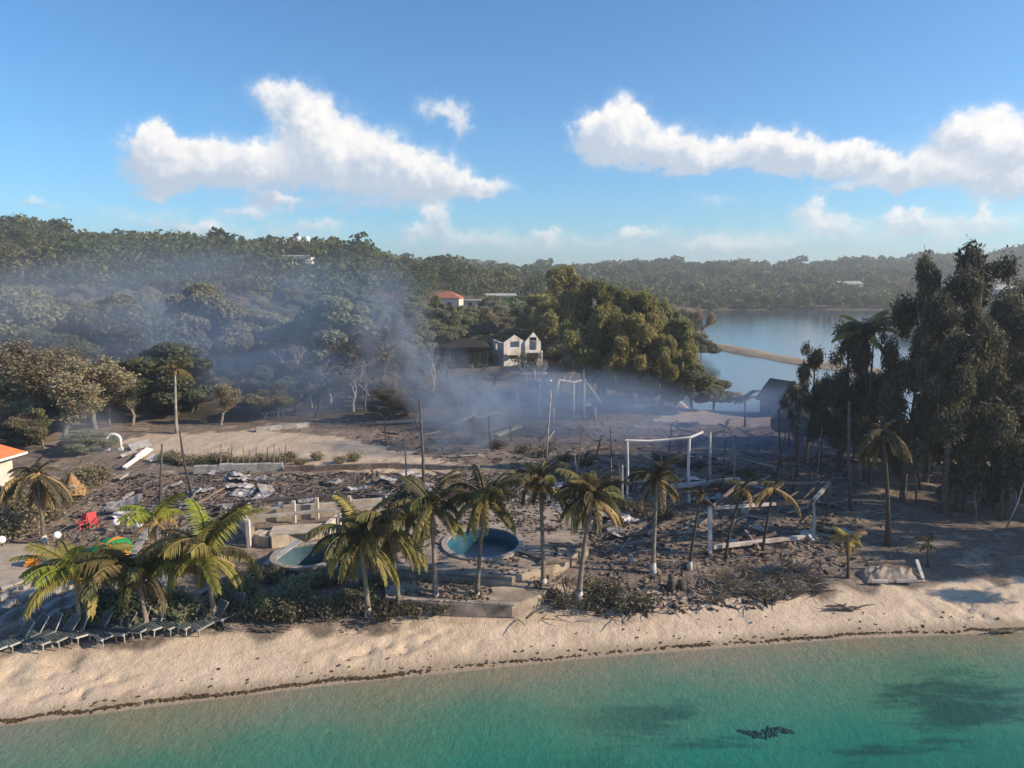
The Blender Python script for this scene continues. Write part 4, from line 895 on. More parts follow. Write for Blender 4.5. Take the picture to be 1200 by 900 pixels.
house('red', (9, 7, 3.6), R(-8), 'house with brick red roof on the slope left of the flat-roofed one', 'cream', 'gable', 2.2, [(1, 2.2, 1, 2.4), (5, 6.6, 1, 2.4)], hip=True)
house('shed', (9, 5, 2.4), R(2), 'long low grey shed between the red and the flat-roofed houses', 'concrete', 'flat', .3, [(1, 2.2, .8, 1.9), (3.5, 5, .1, 1.9), (6.5, 8, .8, 1.9)], roofmat='metal')
house('hill', (16, 8, 3.6), R(3), 'long white house on the wooded ridge', 'white', 'flat', .5, [(1.5, 4, .8, 2.4), (6, 8, .8, 2.4), (10, 13.5, .5, 2.6)], roofmat='white')
house('hill2', (13, 7, 2.8), R(-3), 'pale low house on the ridge, leftmost of the hill houses', 'cream', 'gable', 1.4, [(1.5, 3.5, .8, 2), (6, 8, .8, 2), (9.5, 11.5, .8, 2)], roofmat='concrete', hip=True)
house('hill3', (7, 6, 3.0), R(5), 'small white house on the skyline of the ridge', 'white', 'flat', .4, [(1, 2.6, .8, 2), (4, 6, .8, 2)], roofmat='white')
# long pale building on the point across the lagoon, white house in the trees at far right
HOUSES['long'] = (128, 214, .8, 0); HOUSES['far'] = (at_depth(1178, 345, 300)[0], 300, 8.0, 0)
HOUSES['farm'] = (at_depth(998, 332, 470)[0], 470, h1(at_depth(998, 332, 470)[0], 470) + 4, 0)
house('long', (17, 8, 4.4), R(0), 'long pale building on the low point across the lagoon', 'cream', 'flat', .4, [(10.5, 14.5, 2.0, 3.4), (3, 4.5, 1.8, 3.2)], roofmat='coping')
house('far', (14, 8, 4.5), R(-8), 'white house among trees behind the dark grove at the right', 'whitewall', 'gable', 2, [(2, 4, 1, 3), (6, 8, 1, 3), (10, 12, 1, 3)], roofmat='concrete')
house('farm', (16, 8, 4.5), R(3), 'pale house low on the hills beyond the lagoon', 'cream', 'gable', 2, [(2, 5, 1, 3), (8, 12, 1, 3)], roofmat='concrete')
for i, (px, lb) in enumerate([(350, 'white water tank on the ridge, left one of the pair'), (360, 'white water tank on the ridge, right one of the pair')]):
    x, y, z = at_depth(px, 290, 318); z = h1(x, y); zt_ = at_depth(px, 277, 318)[2]
    o = empty('water_tank', (x, y, z), 0, lb, 'tank'); tk = MB(); tk.lathe([(0, zt_ - z - 2.6), (1.4, zt_ - z - 2.6), (1.4, zt_ - z - .5), (.9, zt_ - z), (0, zt_ - z + .1)], 12); tk.build('tank', M['white'], o, True)
    for a in range(4): MB().beam((1.1 * math.cos(a * 1.57), 1.1 * math.sin(a * 1.57), 0), (1.1 * math.cos(a * 1.57), 1.1 * math.sin(a * 1.57), zt_ - z - 2.6), .2).build('stand_leg', M['concrete'], o)
# thatched hut by the lagoon
x, y, z = hit(928, 488); o = empty('beach_hut', (x, y, z), R(28), 'grey steep-roofed hut at the edge of the lagoon', 'hut', None, (.75, .75, .8))
for k in range(9): MB().box((-2.2 + k * .55, 0, 1.2), (.52, .12, 2.5 + .01 * (k % 2))).build('wall_board', M['hutwall'], o)
for sx_ in (-1, 1): MB().box((sx_ * 2.42, 2.2, 1.2), (.12, 4.3, 2.5)).build('side_wall', M['hutwall'], o)
rf = MB(); rf.v = [Vector(v) for v in ((-3, -.6, 2.2), (3, -.6, 2.2), (3, 5, 2.2), (-3, 5, 2.2), (0, -.4, 5.2), (0, 4.8, 5.2), (-2.8, -.6, 2.0), (2.8, -.6, 2.0), (2.8, 5, 2.0), (-2.8, 5, 2.0))]
rf.f = [[0, 4, 5, 3], [1, 2, 5, 4], [0, 6, 7, 1, 4], [2, 8, 9, 3, 5], [0, 3, 9, 6], [1, 7, 8, 2]]; rf.build('roof', M['thatchgrey'], o)
MB().box((.6, -.09, .95), (.8, .06, 1.9)).build('door', M['char'], o)
# orange roofed building at the left edge
x, y, z = hit(-62, 600); o = empty('orange_roofed_house', (x, y, z), R(-10), 'house with bright orange tiled roof cut by the left edge', 'house')
MB().box((-1.4, 2, 1.6), (5.4, 4.6, 3.4)).build('wall', M['cream'], o); window(o, T(-1, -.52), .4, 1.4, 1.2, 2.4)
rf = MB(); rf.v = [Vector(v) for v in ((-5, -.9, 3.2), (2.0, -.9, 3.2), (2.0, 5, 3.2), (-5, 5, 3.2), (-2.6, 2, 5.2), (-.4, 2, 5.2))]; rf.f = [[0, 1, 5, 4], [1, 2, 5], [2, 3, 4, 5], [3, 0, 4], [3, 2, 1, 0]]; rfo = rf.build('roof', M['orangeroof'], o)
MB().box((-1.5, -.92, 3.13), (7.0, .06, .16)).build('fascia', M['white'], o); MB().box((2.02, 2.05, 3.13), (.06, 5.9, .16)).build('fascia', M['white'], o)
# white garden arch
x, y, z = hit(134, 528); o = empty('garden_arch', (x, y, z), R(8), 'white round-headed garden arch at the edge of the clearing', 'arch')
ar = MB(); k = 12
for (dy) in (0,):
    pts = [Vector((-.62, 0, 0)), Vector((-.62, 0, .9))] + [Vector((-.62 * math.cos(math.pi * i / k), 0, 1.0 + .55 * math.sin(math.pi * i / k))) for i in range(k + 1)] + [Vector((.62, 0, .9)), Vector((.62, 0, 0))]
ar.tube(pts, .15, 6); ar.build('arch_ring', M['white'], o, True)
for sx_ in (-1, 1): MB().box((sx_ * .62, 0, .1), (.42, .42, .25)).build('plinth', M['white'], o)

# ------------------------------------------------------------------ loungers on the beach edge
def lounger_parts():
    P_ = {}
    f = MB()
    for sx_ in (-.29, .29): f.beam((sx_, -.95, .32), (sx_, .45, .32), .05, .06)
    f.beam((-.29, -.95, .32), (.29, -.95, .32), .05, .06); P_['frame'] = (f, 'white')
    sl = [MB().box((0, -.9 + .165 * k, .365), (.56, .14, .025)) for k in range(8)]
    b = MB(); a = R(48)
    for sx_ in (-.29, .29): b.beam((sx_, .42, .36), (sx_, .42 + .75 * math.cos(a), .36 + .75 * math.sin(a)), .045)
    b.beam((-.29, .42 + .74 * math.cos(a), .36 + .74 * math.sin(a)), (.29, .42 + .74 * math.cos(a), .36 + .74 * math.sin(a)), .05)
    return f, sl, b, a
lf, lsl, lb_, la = lounger_parts()
def me_of(mb, name, mt): me = bpy.data.meshes.new(name); me.from_pydata([tuple(v) for v in mb.v], [], mb.f); me.materials.append(M[mt]); return me
LM = {'frame': me_of(lf, 'frame', 'concrete'), 'slat': me_of(MB().box((0, 0, 0), (.56, .14, .025)), 'slat', 'sling'), 'back': me_of(lb_, 'backrest', 'concrete'), 'panel': me_of(MB().box((0, 0, 0), (.55, .72, .03)), 'panel', 'sling'), 'leg': me_of(MB().beam((0, 0, 0), (0, 0, .33), .05), 'leg', 'concrete')}
rnd.seed(14)
ORD = ['leftmost', 'second', 'third', 'fourth', 'fifth', 'sixth', 'seventh', 'eighth', 'ninth', 'tenth', 'eleventh', 'twelfth', 'thirteenth', 'fourteenth', 'fifteenth']
for i in range(15):
    px = 6 + i * 18.4; py = 767 - i * 2.0; x, y, z = hit(px, py)
    nm = ORD[i] + ' from the left in the row of dark slatted loungers' if i else 'leftmost of the dark slatted loungers in the row'
    o = empty('sun_lounger', (x, y + .5, z + .02), R(-26 + rnd.uniform(-9, 9)), nm + ' on the sand', 'lounger', 'row of loungers on the beach'); o.rotation_euler.x = R(rnd.uniform(-9, 4)); o.rotation_euler.y = R(rnd.uniform(-9, 9)); o.location.x += rnd.uniform(-.12, .12); o.location.y += rnd.uniform(-.25, .25); o.scale = (1, .9, 1.15)
    inst('frame', LM['frame'], o)
    for k in range(8): inst('slat', LM['slat'], o, (0, -.88 + .175 * k, .365))
    bk = inst('backrest', LM['back'], o); inst('panel', LM['panel'], bk, (0, .42 + .375 * math.cos(la), .38 + .375 * math.sin(la)), (la, 0, 0))
    for (lx, ly) in ((-.26, -.85), (.26, -.85), (-.26, .38), (.26, .38)): inst('leg', LM['leg'], o, (lx, ly, 0))

# ------------------------------------------------------------------ burnt and green undergrowth along the beach edge
def shrub_mesh(name, seed, nst, nleaf, h, w_, mst, mlf, ls):
    g = random.Random(seed); gg = np.random.default_rng(seed); mb = MB(); tips = []
    for i in range(nst):
        a = g.uniform(0, 6.28); rr = w_ * math.sqrt(g.random()); p = Vector((rr * .45 * math.cos(a), rr * .45 * math.sin(a), -.1)); hh = h * g.uniform(.5, 1.1)
        q = Vector((rr * math.cos(a) + g.uniform(-.2, .2), rr * math.sin(a) + g.uniform(-.2, .2), hh)); mid = p.lerp(q, .5) + Vector((g.uniform(-.1, .1), g.uniform(-.1, .1), .1)) * h
        mb.tube([p, mid, q], [.028, .02, .008], 3, False); tips += [q, mid.lerp(q, g.random()), mid]
    st = me_of(mb, name + '_stems', mst); lf = None
    if nleaf:
        C = np.array([tips[k][:] for k in gg.integers(0, len(tips), nleaf)]) + gg.normal(size=(nleaf, 3)) * np.array((.16, .16, .12)) * max(1, w_)
        C[:, 2] = np.maximum(C[:, 2], .03); V, Q = leaf_cards(C, gg.normal(size=(nleaf, 3)) + np.array((0, 0, .6)), ls, 1.6, .2, .6, gg)
        lf = np_mesh(name + '_leaves', V, Q); lf.materials.append(M[mlf])
    return st, lf
SH = {'burnt': [shrub_mesh('burnt', 700 + k, 44, 240, .7, .75, 'char', 'leaf_dark', .09) for k in range(3)],
      'green': [shrub_mesh('green', 720 + k, 26, 1700, .75, .85, 'bark', 'leaf_broad', .095) for k in range(3)],
      'dry': [shrub_mesh('dry', 740 + k, 56, 900, .9, .9, 'charbrown', 'leaf_scorched', .09) for k in range(3)],
      'brown': [shrub_mesh('brown', 760 + k, 150, 60, .30, 1.1, 'brush', 'leaf_scorched', .07) for k in range(3)]}
def shrub(kind, px, py, sc, label, group, name, i):
    x, y, z = hit(px, py); o = empty(name, (x, y, z), rnd.uniform(0, 6.28), label, 'shrub', group, (sc, sc, sc * rnd.uniform(.8, 1.15))); st, lf = SH[kind][i % 3]
    inst('stems', st, o)
    if lf: inst('leaves', lf, o)
rnd.seed(31)
for i in range(16): shrub('burnt', 236 + i * 21 + rnd.uniform(-5, 5), 734 - i * 1.5 + rnd.uniform(-5, 5), rnd.uniform(.75, 1.2), 'blackened shrub stubble along the top of the beach left of the steps', 'blackened shrubs above the beach', 'burnt_shrub', i)
for i, (px, py) in enumerate([(640, 704), (662, 712), (690, 716), (712, 708), (735, 718), (752, 712), (700, 700), (725, 700)]): shrub('burnt', px, py, rnd.uniform(.8, 1.2), 'blackened shrub stubble at the beach edge below the singed palms', 'blackened shrubs below the singed palms', 'burnt_shrub', i)
for i in range(26): shrub(('green', 'burnt', 'dry')[(i * 5) % 3 if i % 2 else 0], 232 + (i * 37) % 205 + rnd.uniform(-6, 6), 722 - (i * 23) % 44 + rnd.uniform(-4, 4), rnd.uniform(.6, 1.0), 'low shrub in the shaded half-burnt bed below the small pool', 'shrubs below the small pool', 'low_shrub', i)
for i in range(12): shrub('green', 100 + (i * 29) % 130 + rnd.uniform(-6, 6), 735 - (i * 17) % 30, rnd.uniform(.7, 1.1), 'low green shrub behind the row of loungers', 'green shrubs behind the loungers', 'low_shrub', i)
for i in range(16): shrub('dry', (i * 31) % 118 + rnd.uniform(-6, 6), 632 - (i * 19) % 74, rnd.uniform(1.0, 1.9), 'tangled dry shrub in the burnt garden at the left', 'dry shrubs of the burnt garden', 'dry_shrub', i)
for i in range(22): shrub('brown', 834 + (i * 53) % 130 + rnd.uniform(-4, 4), 698 - (i * 11) % 30 + rnd.uniform(-3, 3), rnd.uniform(.8, 1.15), 'tangle of ashen brush in the heap before the shelter frame', 'ashen brush heap', 'brush_tangle', i)
for i in range(14): shrub('dry', 196 + i * 11, 541 + (i * 7) % 5, rnd.uniform(.6, .95), 'scorched hedge plant in the row with the fence stakes', 'scorched hedge on the clearing', 'hedge_plant', i)
for i, (px, py) in enumerate([(352, 545), (372, 540), (398, 543), (415, 541)]): shrub('dry', px, py, .7, 'small scorched plant on the sand right of the fence stakes', 'scorched plants on the sand', 'dry_shrub', i)
for i in range(26): shrub('burnt', 560 + (i * 71) % 330, 520 + (i * 37) % 90, rnd.uniform(.9, 1.5), 'blackened shrub in the burnt ground between the goalpost frame and the grove', 'blackened shrubs of the burnt ground', 'burnt_shrub', i)

# ------------------------------------------------------------------ charred timber, roof sheets, rubble
rnd.seed(77)
def scatter_px(n, poly):
    o = []; X = [p[0] for p in poly]; Y = [p[1] for p in poly]
    while len(o) < n:
        a, b = rnd.uniform(min(X), max(X)), rnd.uniform(min(Y), max(Y))
        if in_poly(np.array([a]), np.array([b]), poly)[0]: o.append((a, b))
    return o
FIELD = [(140, 560), (240, 556), (560, 556), (700, 560), (740, 600), (720, 640), (620, 600), (480, 598), (300, 602), (260, 612), (140, 612)]
RIGHTF = [(740, 540), (1000, 560), (1010, 640), (960, 650), (780, 660), (720, 640)]
BACKF = [(400, 490), (700, 480), (1000, 510), (1000, 560), (560, 552), (420, 520)]
BM = {m_: [me_of(MB().box((0, 0, 0), (1, .14 + .05 * k, .12)).beam((.1, .2, .05), (.45, -.25, .1 + .05 * k), .05), 'timber', m_) for k in range(2)] for m_ in ('char', 'charbrown', 'ashwood', 'brush')}
for nm, poly, n, mats_, lb in (('field', FIELD, 120, ('char', 'char', 'charbrown', 'ashwood'), 'charred timber strewn in the rubble between the long wall and the palms'), ('right', RIGHTF, 60, ('char', 'charbrown', 'ashwood'), 'charred timber strewn around the shelter frame'), ('back', BACKF, 60, ('char', 'char', 'ashwood'), 'charred timber lying in the smoky ground behind the long wall')):
    for i, (px, py) in enumerate(scatter_px(n, poly)):
        x, y, z = hit(px, py); o = inst('charred_timber', BM[rnd.choice(mats_)][i % 2], None, (x, y, z + rnd.uniform(.08, .35)), (rnd.uniform(-.4, .4), rnd.uniform(-.22, .22), rnd.gauss(0, .7)), (rnd.uniform(.9, 3.2), rnd.uniform(.7, 1.2), rnd.uniform(.7, 1.2)))
        tag(o, lb, 'timber', f'charred timber {nm}')
def sheet_mesh(seed):
    g = random.Random(seed); n, m_ = 9, 6; v = []; f = []
    for i in range(n):
        for j in range(m_): v.append((i / (n-1) - .5, (j / (m_-1) - .5), .06 * (i % 2) + .16 * g.random() * g.random() + .12 * math.sin(i * .7 + seed)))
    for i in range(n-1):
        for j in range(m_-1): f.append([i*m_+j, (i+1)*m_+j, (i+1)*m_+j+1, i*m_+j+1])
    me = bpy.data.meshes.new('sheet'); me.from_pydata(v, [], f); me.materials.append(M['metal']); return me
SM = [sheet_mesh(k) for k in range(4)]
for i, (px, py) in enumerate(scatter_px(46, FIELD)):
    x, y, z = hit(px, py); o = inst('roof_sheet', SM[i % 4], None, (x, y, z + .22), (rnd.uniform(-.35, .35), rnd.uniform(-.3, .3), rnd.uniform(0, 3.1)), (rnd.uniform(1.2, 2.6), rnd.uniform(.8, 1.4), 1))
    tag(o, 'crumpled grey roof sheet lying in the rubble of the burnt restaurant', 'roof sheet', 'crumpled roof sheets')
for i, (px, py) in enumerate(scatter_px(14, RIGHTF)):
    x, y, z = hit(px, py); o = inst('roof_sheet', SM[i % 4], None, (x, y, z + .2), (rnd.uniform(-.35, .35), rnd.uniform(-.3, .3), rnd.uniform(0, 3.1)), (rnd.uniform(1.0, 2.0), rnd.uniform(.7, 1.2), 1))
    tag(o, 'crumpled grey roof sheet lying around the shelter frame', 'roof sheet', 'roof sheets by the shelter frame')
# rubble: thousands of chunks, one mass
def rubble(name, polys, n, mt, label, smin, smax):
    V = []; Fq = []; g = np.random.default_rng(n); b = 0
    cube = np.array([(x_, y_, z_) for x_ in (-.5, .5) for y_ in (-.5, .5) for z_ in (-.5, .5)]); CF = np.array(((0,1,3,2),(4,6,7,5),(0,4,5,1),(2,3,7,6),(0,2,6,4),(1,5,7,3)))
    for poly, share in polys:
        XY = np.array([plane(px, py, 1.05) for px, py in scatter_px(int(n * share), poly)]); ZZ = H(XY[:, 0], XY[:, 1])
        for (x, y), z in zip(XY, ZZ):
            if z < 0: continue
            s = g.uniform(smin, smax, 3) * np.array((1.7, .9, .34)); c = (cube + g.normal(size=(8, 3)) * .14) * s; e = Euler((g.uniform(-.5, .5), g.uniform(-.5, .5), g.uniform(0, 6.28))).to_matrix()
            c = c @ np.array(e).T + np.array((x, y, z + s[2] * .4)); V.append(c); Fq.append(CF + b); b += 8
    tag(link(name, np_mesh(name, np.concatenate(V), np.concatenate(Fq)), M[mt]), label, 'rubble', kind='stuff')
ALLF = [(0, 560), (140, 555), (560, 556), (1000, 555), (1010, 650), (900, 700), (700, 712), (690, 600), (480, 600), (280, 604), (200, 650), (0, 630)]
rubble('black_rubble', [(FIELD, .5), (ALLF, .3), (BACKF, .2)], 3600, 'char', 'black charcoal rubble spread over the burnt ground', .06, .30)
rubble('ash_rubble', [(FIELD, .55), (ALLF, .35), (BACKF, .1)], 1700, 'ash', 'pale ash and broken concrete spread over the burnt ground', .05, .24)
rubble('brown_rubble', [(FIELD, .5), (ALLF, .5)], 3600, 'charbrown', 'brown scorched splinters spread over the burnt ground', .05, .30)
def sticks(name, polys, n, mt, label):
    g = random.Random(n); mb = MB()
    for poly, share in polys:
        XY = np.array([plane(px, py, 1.05) for px, py in scatter_px(int(n * share), poly)]); ZZ = H(XY[:, 0], XY[:, 1])
        for (x, y), z in zip(XY, ZZ):
            if z < 0: continue
            a = g.gauss(0, .9); L = g.uniform(.3, 1.7); e = g.uniform(-.1, .35); p = Vector((x, y, z + .04)); d = Vector((math.cos(a) * math.cos(e), math.sin(a) * math.cos(e), math.sin(e)))
            mb.tube([p, p + d * L * .5 + Vector((0, 0, .05)), p + d * L], [.03, .026, .012], 3, False)
    tag(mb.build(name, M[mt]), label, 'branches', kind='stuff')
WHOLE = [(0, 560), (560, 552), (1010, 540), (1090, 640), (960, 690), (700, 715), (560, 715), (690, 640), (680, 600), (480, 600), (280, 604), (200, 650), (0, 640)]
sticks('dark_branch_litter', [(FIELD, .4), (WHOLE, .6)], 1700, 'charbrown', 'brown burnt branches littering the whole site')
sticks('ashen_branch_litter', [(FIELD, .4), (WHOLE, .6)], 1100, 'ashwood', 'ashen grey branches littering the whole site')
lowwall(306, 592, 420, 586, .45, .6, 'char', 'charred low wall behind the beach bar', 6)
lowwall(424, 586, 566, 582, .4, .5, 'char', 'charred low wall left behind the blue pool', 7)
def deck_litter(name, poly, z, n, mt, label, holes, seed):
    g = np.random.default_rng(seed); V = []; Fq = []; b = 0; X = [p[0] for p in poly]; Y = [p[1] for p in poly]
    cube = np.array([(x_, y_, z_) for x_ in (-.5, .5) for y_ in (-.5, .5) for z_ in (-.5, .5)]); CF = np.array(((0,1,3,2),(4,6,7,5),(0,4,5,1),(2,3,7,6),(0,2,6,4),(1,5,7,3)))
    while len(V) < n:
        x, y = g.uniform(min(X), max(X)), g.uniform(min(Y), max(Y))
        if not in_poly(np.array([x]), np.array([y]), poly)[0] or any(math.hypot((x - a) / (rx + .4), (y - c) / (ry + .4)) < 1 for a, c, rx, ry in holes): continue
        if g.random() > 2.2 * float(vnoise(np.array([x]), np.array([y]), 1.6, seed)[0]) ** 2: continue
        s_ = g.uniform(.04, .26, 3) * np.array((2.0 if g.random() < .3 else 1, .7, .28)); c = (cube + g.normal(size=(8, 3)) * .12) * s_; e = Euler((g.uniform(-.2, .2), g.uniform(-.2, .2), g.uniform(0, 6.28))).to_matrix()
        V.append(c @ np.array(e).T + np.array((x, y, z + s_[2] * .4))); Fq.append(CF + b); b += 8
    tag(link(name, np_mesh(name, np.concatenate(V), np.concatenate(Fq)), M[mt]), label, 'litter', kind='stuff')
deck_litter('black_deck_litter', up, 1.65, 420, 'char', 'black charcoal bits littering the pool terrace', POOLS[:1], 3)
deck_litter('brown_deck_litter', up, 1.65, 320, 'charbrown', 'brown splinters littering the pool terrace', POOLS[:1], 4)
deck_litter('terrace_litter', lo, 1.28, 260, 'charbrown', 'brown splinters littering the lower terrace', [], 5)
for i, (px, py, lb) in enumerate([(625, 655, 'charred timber lying on the right end of the pool terrace'), (660, 640, 'charred timber at the far right corner of the pool terrace'), (640, 622, 'charred timber on the terrace behind the pool'), (480, 640, 'charred timber at the left end of the pool terrace'), (600, 604, 'charred timber at the back of the pool terrace'), (655, 660, 'scorched timber at the front right of the pool terrace')]):
    x, y = plane(px, py, 1.65); o = inst('charred_timber', BM[('char', 'charbrown')[i % 2]][i % 2], None, (x, y, 1.78), (.1, .05, rnd.uniform(-1.2, 1.2)), (rnd.uniform(1.2, 2.4), 1.1, 1.1)); tag(o, lb, 'timber')
# bright debris by the arch, planks in the smoke
for (a, b, wd, mt, lb) in [((146, 552), (166, 540), .35, 'white', 'white broken beam lying below the arch'), ((162, 540), (176, 532), .6, 'white', 'white twisted panel right of the arch'), ((142, 538), (160, 534), .3, 'paleconcrete', 'pale broken slab just below the arch'), ((176, 542), (186, 541), .8, 'white', 'white broken slab left of the leaning charred pole'), ((152, 528), (176, 524), 1.1, 'concrete', 'grey slab at the edge of the clearing by the arch')]:
    p, q = Vector(hit(*a)), Vector(hit(*b)); tag(MB().beam(p + Vector((0, 0, .25)), q + Vector((0, 0, .45)), wd, .14, .3).build('debris_beam', M[mt]), lb, 'debris')
for (a, b, lb, mt) in [((582, 513), (610, 504), 'pale green plank lying in the smoke', 'plank'), ((556, 492), (584, 488), 'grey plank lying left of the pale green one', 'ashwood'), ((530, 500), (556, 490), 'grey plank in the thickest smoke', 'ashwood'), ((600, 478), (640, 476), 'grey slab behind the smoke', 'concrete'), ((440, 498), (520, 496), 'long pale kerb behind the smoke', 'concrete'), ((612, 440), (640, 441), 'pale slab in front of the white house', 'whitewall'), ((630, 449), (646, 450), 'small pale slab below the white house', 'whitewall'), ((305, 487), (345, 484), 'pale step of the path left of the burnt thicket', 'paleconcrete'), ((300, 476), (350, 474), 'grey upper step of the path below the pink house', 'concrete')]:
    p, q = Vector(hit(*a)), Vector(hit(*b)); tag(MB().beam(p + Vector((0, 0, .2)), q + Vector((0, 0, .5)), .6, .22).build('plank' if 'plank' in lb else 'slab', M[mt]), lb, 'plank' if 'plank' in lb else 'slab')
# fallen trees right of the white house
for (pts, lb) in [([(648, 478), (655, 445), (672, 448), (686, 445)], 'fallen pale tree arched below the white house'), ([(672, 450), (684, 475), (693, 474)], 'pale broken branch under the fallen tree'), ([(684, 445), (704, 472)], 'pale broken limb right of the fallen tree'), ([(697, 478), (688, 500)], 'pale curved branch standing in the blue smoke')]:
    Y0 = 79; P_ = [Vector(at_depth(a, b, Y0 + 1.5 * i)) for i, (a, b) in enumerate(pts)]
    lo_ = min(range(len(P_)), key=lambda i: P_[i].z); dz = h1(P_[lo_].x, P_[lo_].y) - P_[lo_].z
    if dz > 0 or pts[0][1] > 470: P_ = [p + Vector((0, 0, dz * .0)) for p in P_]
    mb = MB(); mb.tube(P_, [.2 - .03 * i for i in range(len(P_))], 6)
    for i in range(len(P_) - 1):
        for k in range(3): p = P_[i].lerp(P_[i+1], rnd.random()); q = p + Vector((rnd.uniform(-1.3, 1.3), rnd.uniform(-.8, .8), rnd.uniform(-.6, 1.3))); mb.tube([p, p.lerp(q, .5) + Vector((0, 0, .1)), q], [.07, .05, .02], 4, False)
    mb.tube([P_[0], (P_[0].x, P_[0].y, h1(P_[0].x, P_[0].y) - .1)], [.2, .24], 6)
    tag(mb.build('fallen_branch', M['ashwood'], None, True), lb, 'branch')
# collapsed thatch and driftwood at the right of the beach
x, y, z = hit(1042, 676); o = empty('thatch_heap', (x, y, z), R(4), 'low collapsed thatch heap edged with pale boards on the sand', 'heap')
v, f = [], []; n, k = 14, 7
for i in range(n):
    for j in range(k): a = i / (n-1) - .5; b = j / (k-1) - .5; v.append((a * 3.6, b * 1.6, .55 * max(0, 1 - (2*a)**4) * max(0, 1 - (2*b)**2) * rnd.uniform(.7, 1.15) - .05))
for i in range(n-1):
    for j in range(k-1): f.append([i*k+j, (i+1)*k+j, (i+1)*k+j+1, i*k+j+1])
mesh_obj('thatch', v, f, M['brush'], o)
for (a, b, mt) in [((-1.6, -.85, .12), (-.7, -.95, .12), 'cream'), ((-.2, -.9, .1), (1.0, -.95, .12), 'concrete'), ((1.5, -.7, .1), (1.75, .3, .75), 'cream'), ((1.2, .5, .6), (-.9, .7, .5), 'charbrown')]: MB().beam(a, b, .16, .14).build('board', M[mt], o)
def drift(px, py, ln, n_, label, mt='charbrown', rz=0.0, spread=.6):
    x, y, z = hit(px, py); mb = MB(); 
    for i in range(n_):
        p = Vector((rnd.uniform(-.2, .2) * ln, rnd.uniform(-.1, .1), .05)); q = p + Vector((rnd.uniform(.2, .6) * ln * rnd.choice((-1, 1)), rnd.uniform(-.3, .3) * spread, rnd.uniform(.05, .5) * spread)); mb.tube([p, p.lerp(q, .5) + Vector((0, 0, .08)), q], [.07, .05, .02], 5, False)
    ob = mb.build('driftwood', M[mt], None, True); ob.location = (x, y, z); ob.rotation_euler.z = rz; tag(ob, label, 'driftwood')
drift(990, 717, 2.2, 9, 'tangle of driftwood branches on the sand below the thatch heap'); drift(1178, 742, 2.2, 5, 'dark driftwood branch at the water edge by the right edge', 'char', .2, .3); drift(310, 742, 2.4, 4, 'charred pole lying on the sand left of the shaggy palms', 'char', -.1, .15); drift(780, 690, .8, 5, 'stub of burnt wood on the sand below the brown singed palm', 'char')
for (px, py, h, r_, lb) in [(786, 694, .9, .2, 'upright charred stump on the sand'), (798, 690, .45, .25, 'short charred stump right of the upright one'), (738, 664, .6, .16, 'pale stump left of the brown singed palm')]:
    x, y, z = hit(px, py); mb = MB(); mb.tube([(0, 0, -.1), (.03, 0, h * .6), (.0, .03, h)], [r_ * 1.2, r_, r_ * .8], 8); ob = mb.build('tree_stump', M['char' if 'charred' in lb else 'concrete'], None, True); ob.location = (x, y, z); tag(ob, lb, 'stump')
# small coloured things at the left
for i, (px, py, lb) in enumerate([(96, 622, 'red plastic chair, left of the two in the burnt garden'), (110, 620, 'red plastic chair, right of the two in the burnt garden')]):
    x, y, z = hit(px, py); o = empty('plastic_chair', (x, y, z), R((-30, 40)[i]), lb, 'chair')
    MB().box((0, 0, .44), (.5, .48, .05)).build('seat', M['red'], o); MB().box((0, .24, .75), (.5, .05, .6), (-.18, 0, 0)).build('backrest', M['red'], o)
    for sx_ in (-1, 1):
        MB().box((sx_ * .25, 0, .64), (.06, .46, .04)).build('armrest', M['red'], o)
        for sy_ in (-1, 1): MB().beam((sx_ * .21, sy_ * .19, .42), (sx_ * .25, sy_ * .24, 0), .05).build('leg', M['red'], o)
for (px, py, lb) in [(137, 624, 'white globe garden lamp right of the red chairs'), (164, 626, 'cream globe garden lamp beside the yellowed palm'), (68, 640, 'white globe garden lamp at the edge of the curved deck'), (3, 644, 'white globe garden lamp at the left edge')]:
    x, y, z = hit(px, py); o = empty('globe_lamp', (x, y, z), 0, lb, 'lamp'); gm = MB(); gm.lathe([(.24 * math.sin(math.pi * k / 8) + .001, .62 - .24 * math.cos(math.pi * k / 8)) for k in range(9)], 12); gm.build('globe', M['globe'], o, True); MB().tube([(0, 0, -.05), (0, 0, .40)], .05, 8).build('stem', M['char'], o)
x, y, z = hit(86, 590); o = empty('thatch_parasol', (x, y, z), 0, 'half-burnt thatched parasol with orange brown cone in the left garden', 'parasol')
MB().tube([(0, 0, 0), (0, 0, 1.6)], .07, 7).build('pole', M['charbrown'], o)
cn = MB(); k = 14
cn.v = [Vector((.05, 0, 2.3))] + [Vector((1.0 * math.cos(6.283 * i / k) * rnd.uniform(.8, 1.1), .9 * math.sin(6.283 * i / k), .55 + .35 * (i % 2) + rnd.uniform(-.2, .2))) for i in range(k)]; cn.f = [[0, 1 + i, 1 + (i + 1) % k] for i in range(k) if i not in (5, 9)]
cn.build('thatch_cone', M['thatch'], o); MB().box((.45, -.55, 1.25), (.3, .06, .5), (.5, 0, .3)).build('cloth_scrap', M['cream'], o)
x, y, z = hit(128, 690); o = empty('beach_parasol', (x, y, z), 0, 'green and orange beach parasol tilted behind the dark palm', 'parasol')  # parasol added in place of sunlit palm frond edges
MB().tube([(0, 0, 0), (-.05, .15, 1.9)], .03, 6).build('pole', M['white'], o)
k = 12; ap = Vector((-.1, .25, 2.35)); rings = [[ap + Matrix.Rotation(.35, 3, 'X') @ Vector((r_ * math.cos(6.283 * i / k), r_ * math.sin(6.283 * i / k), zz)) for i in range(k)] for r_, zz in ((.06, 0), (.6, -.12), (1.05, -.38), (1.2, -.58))]
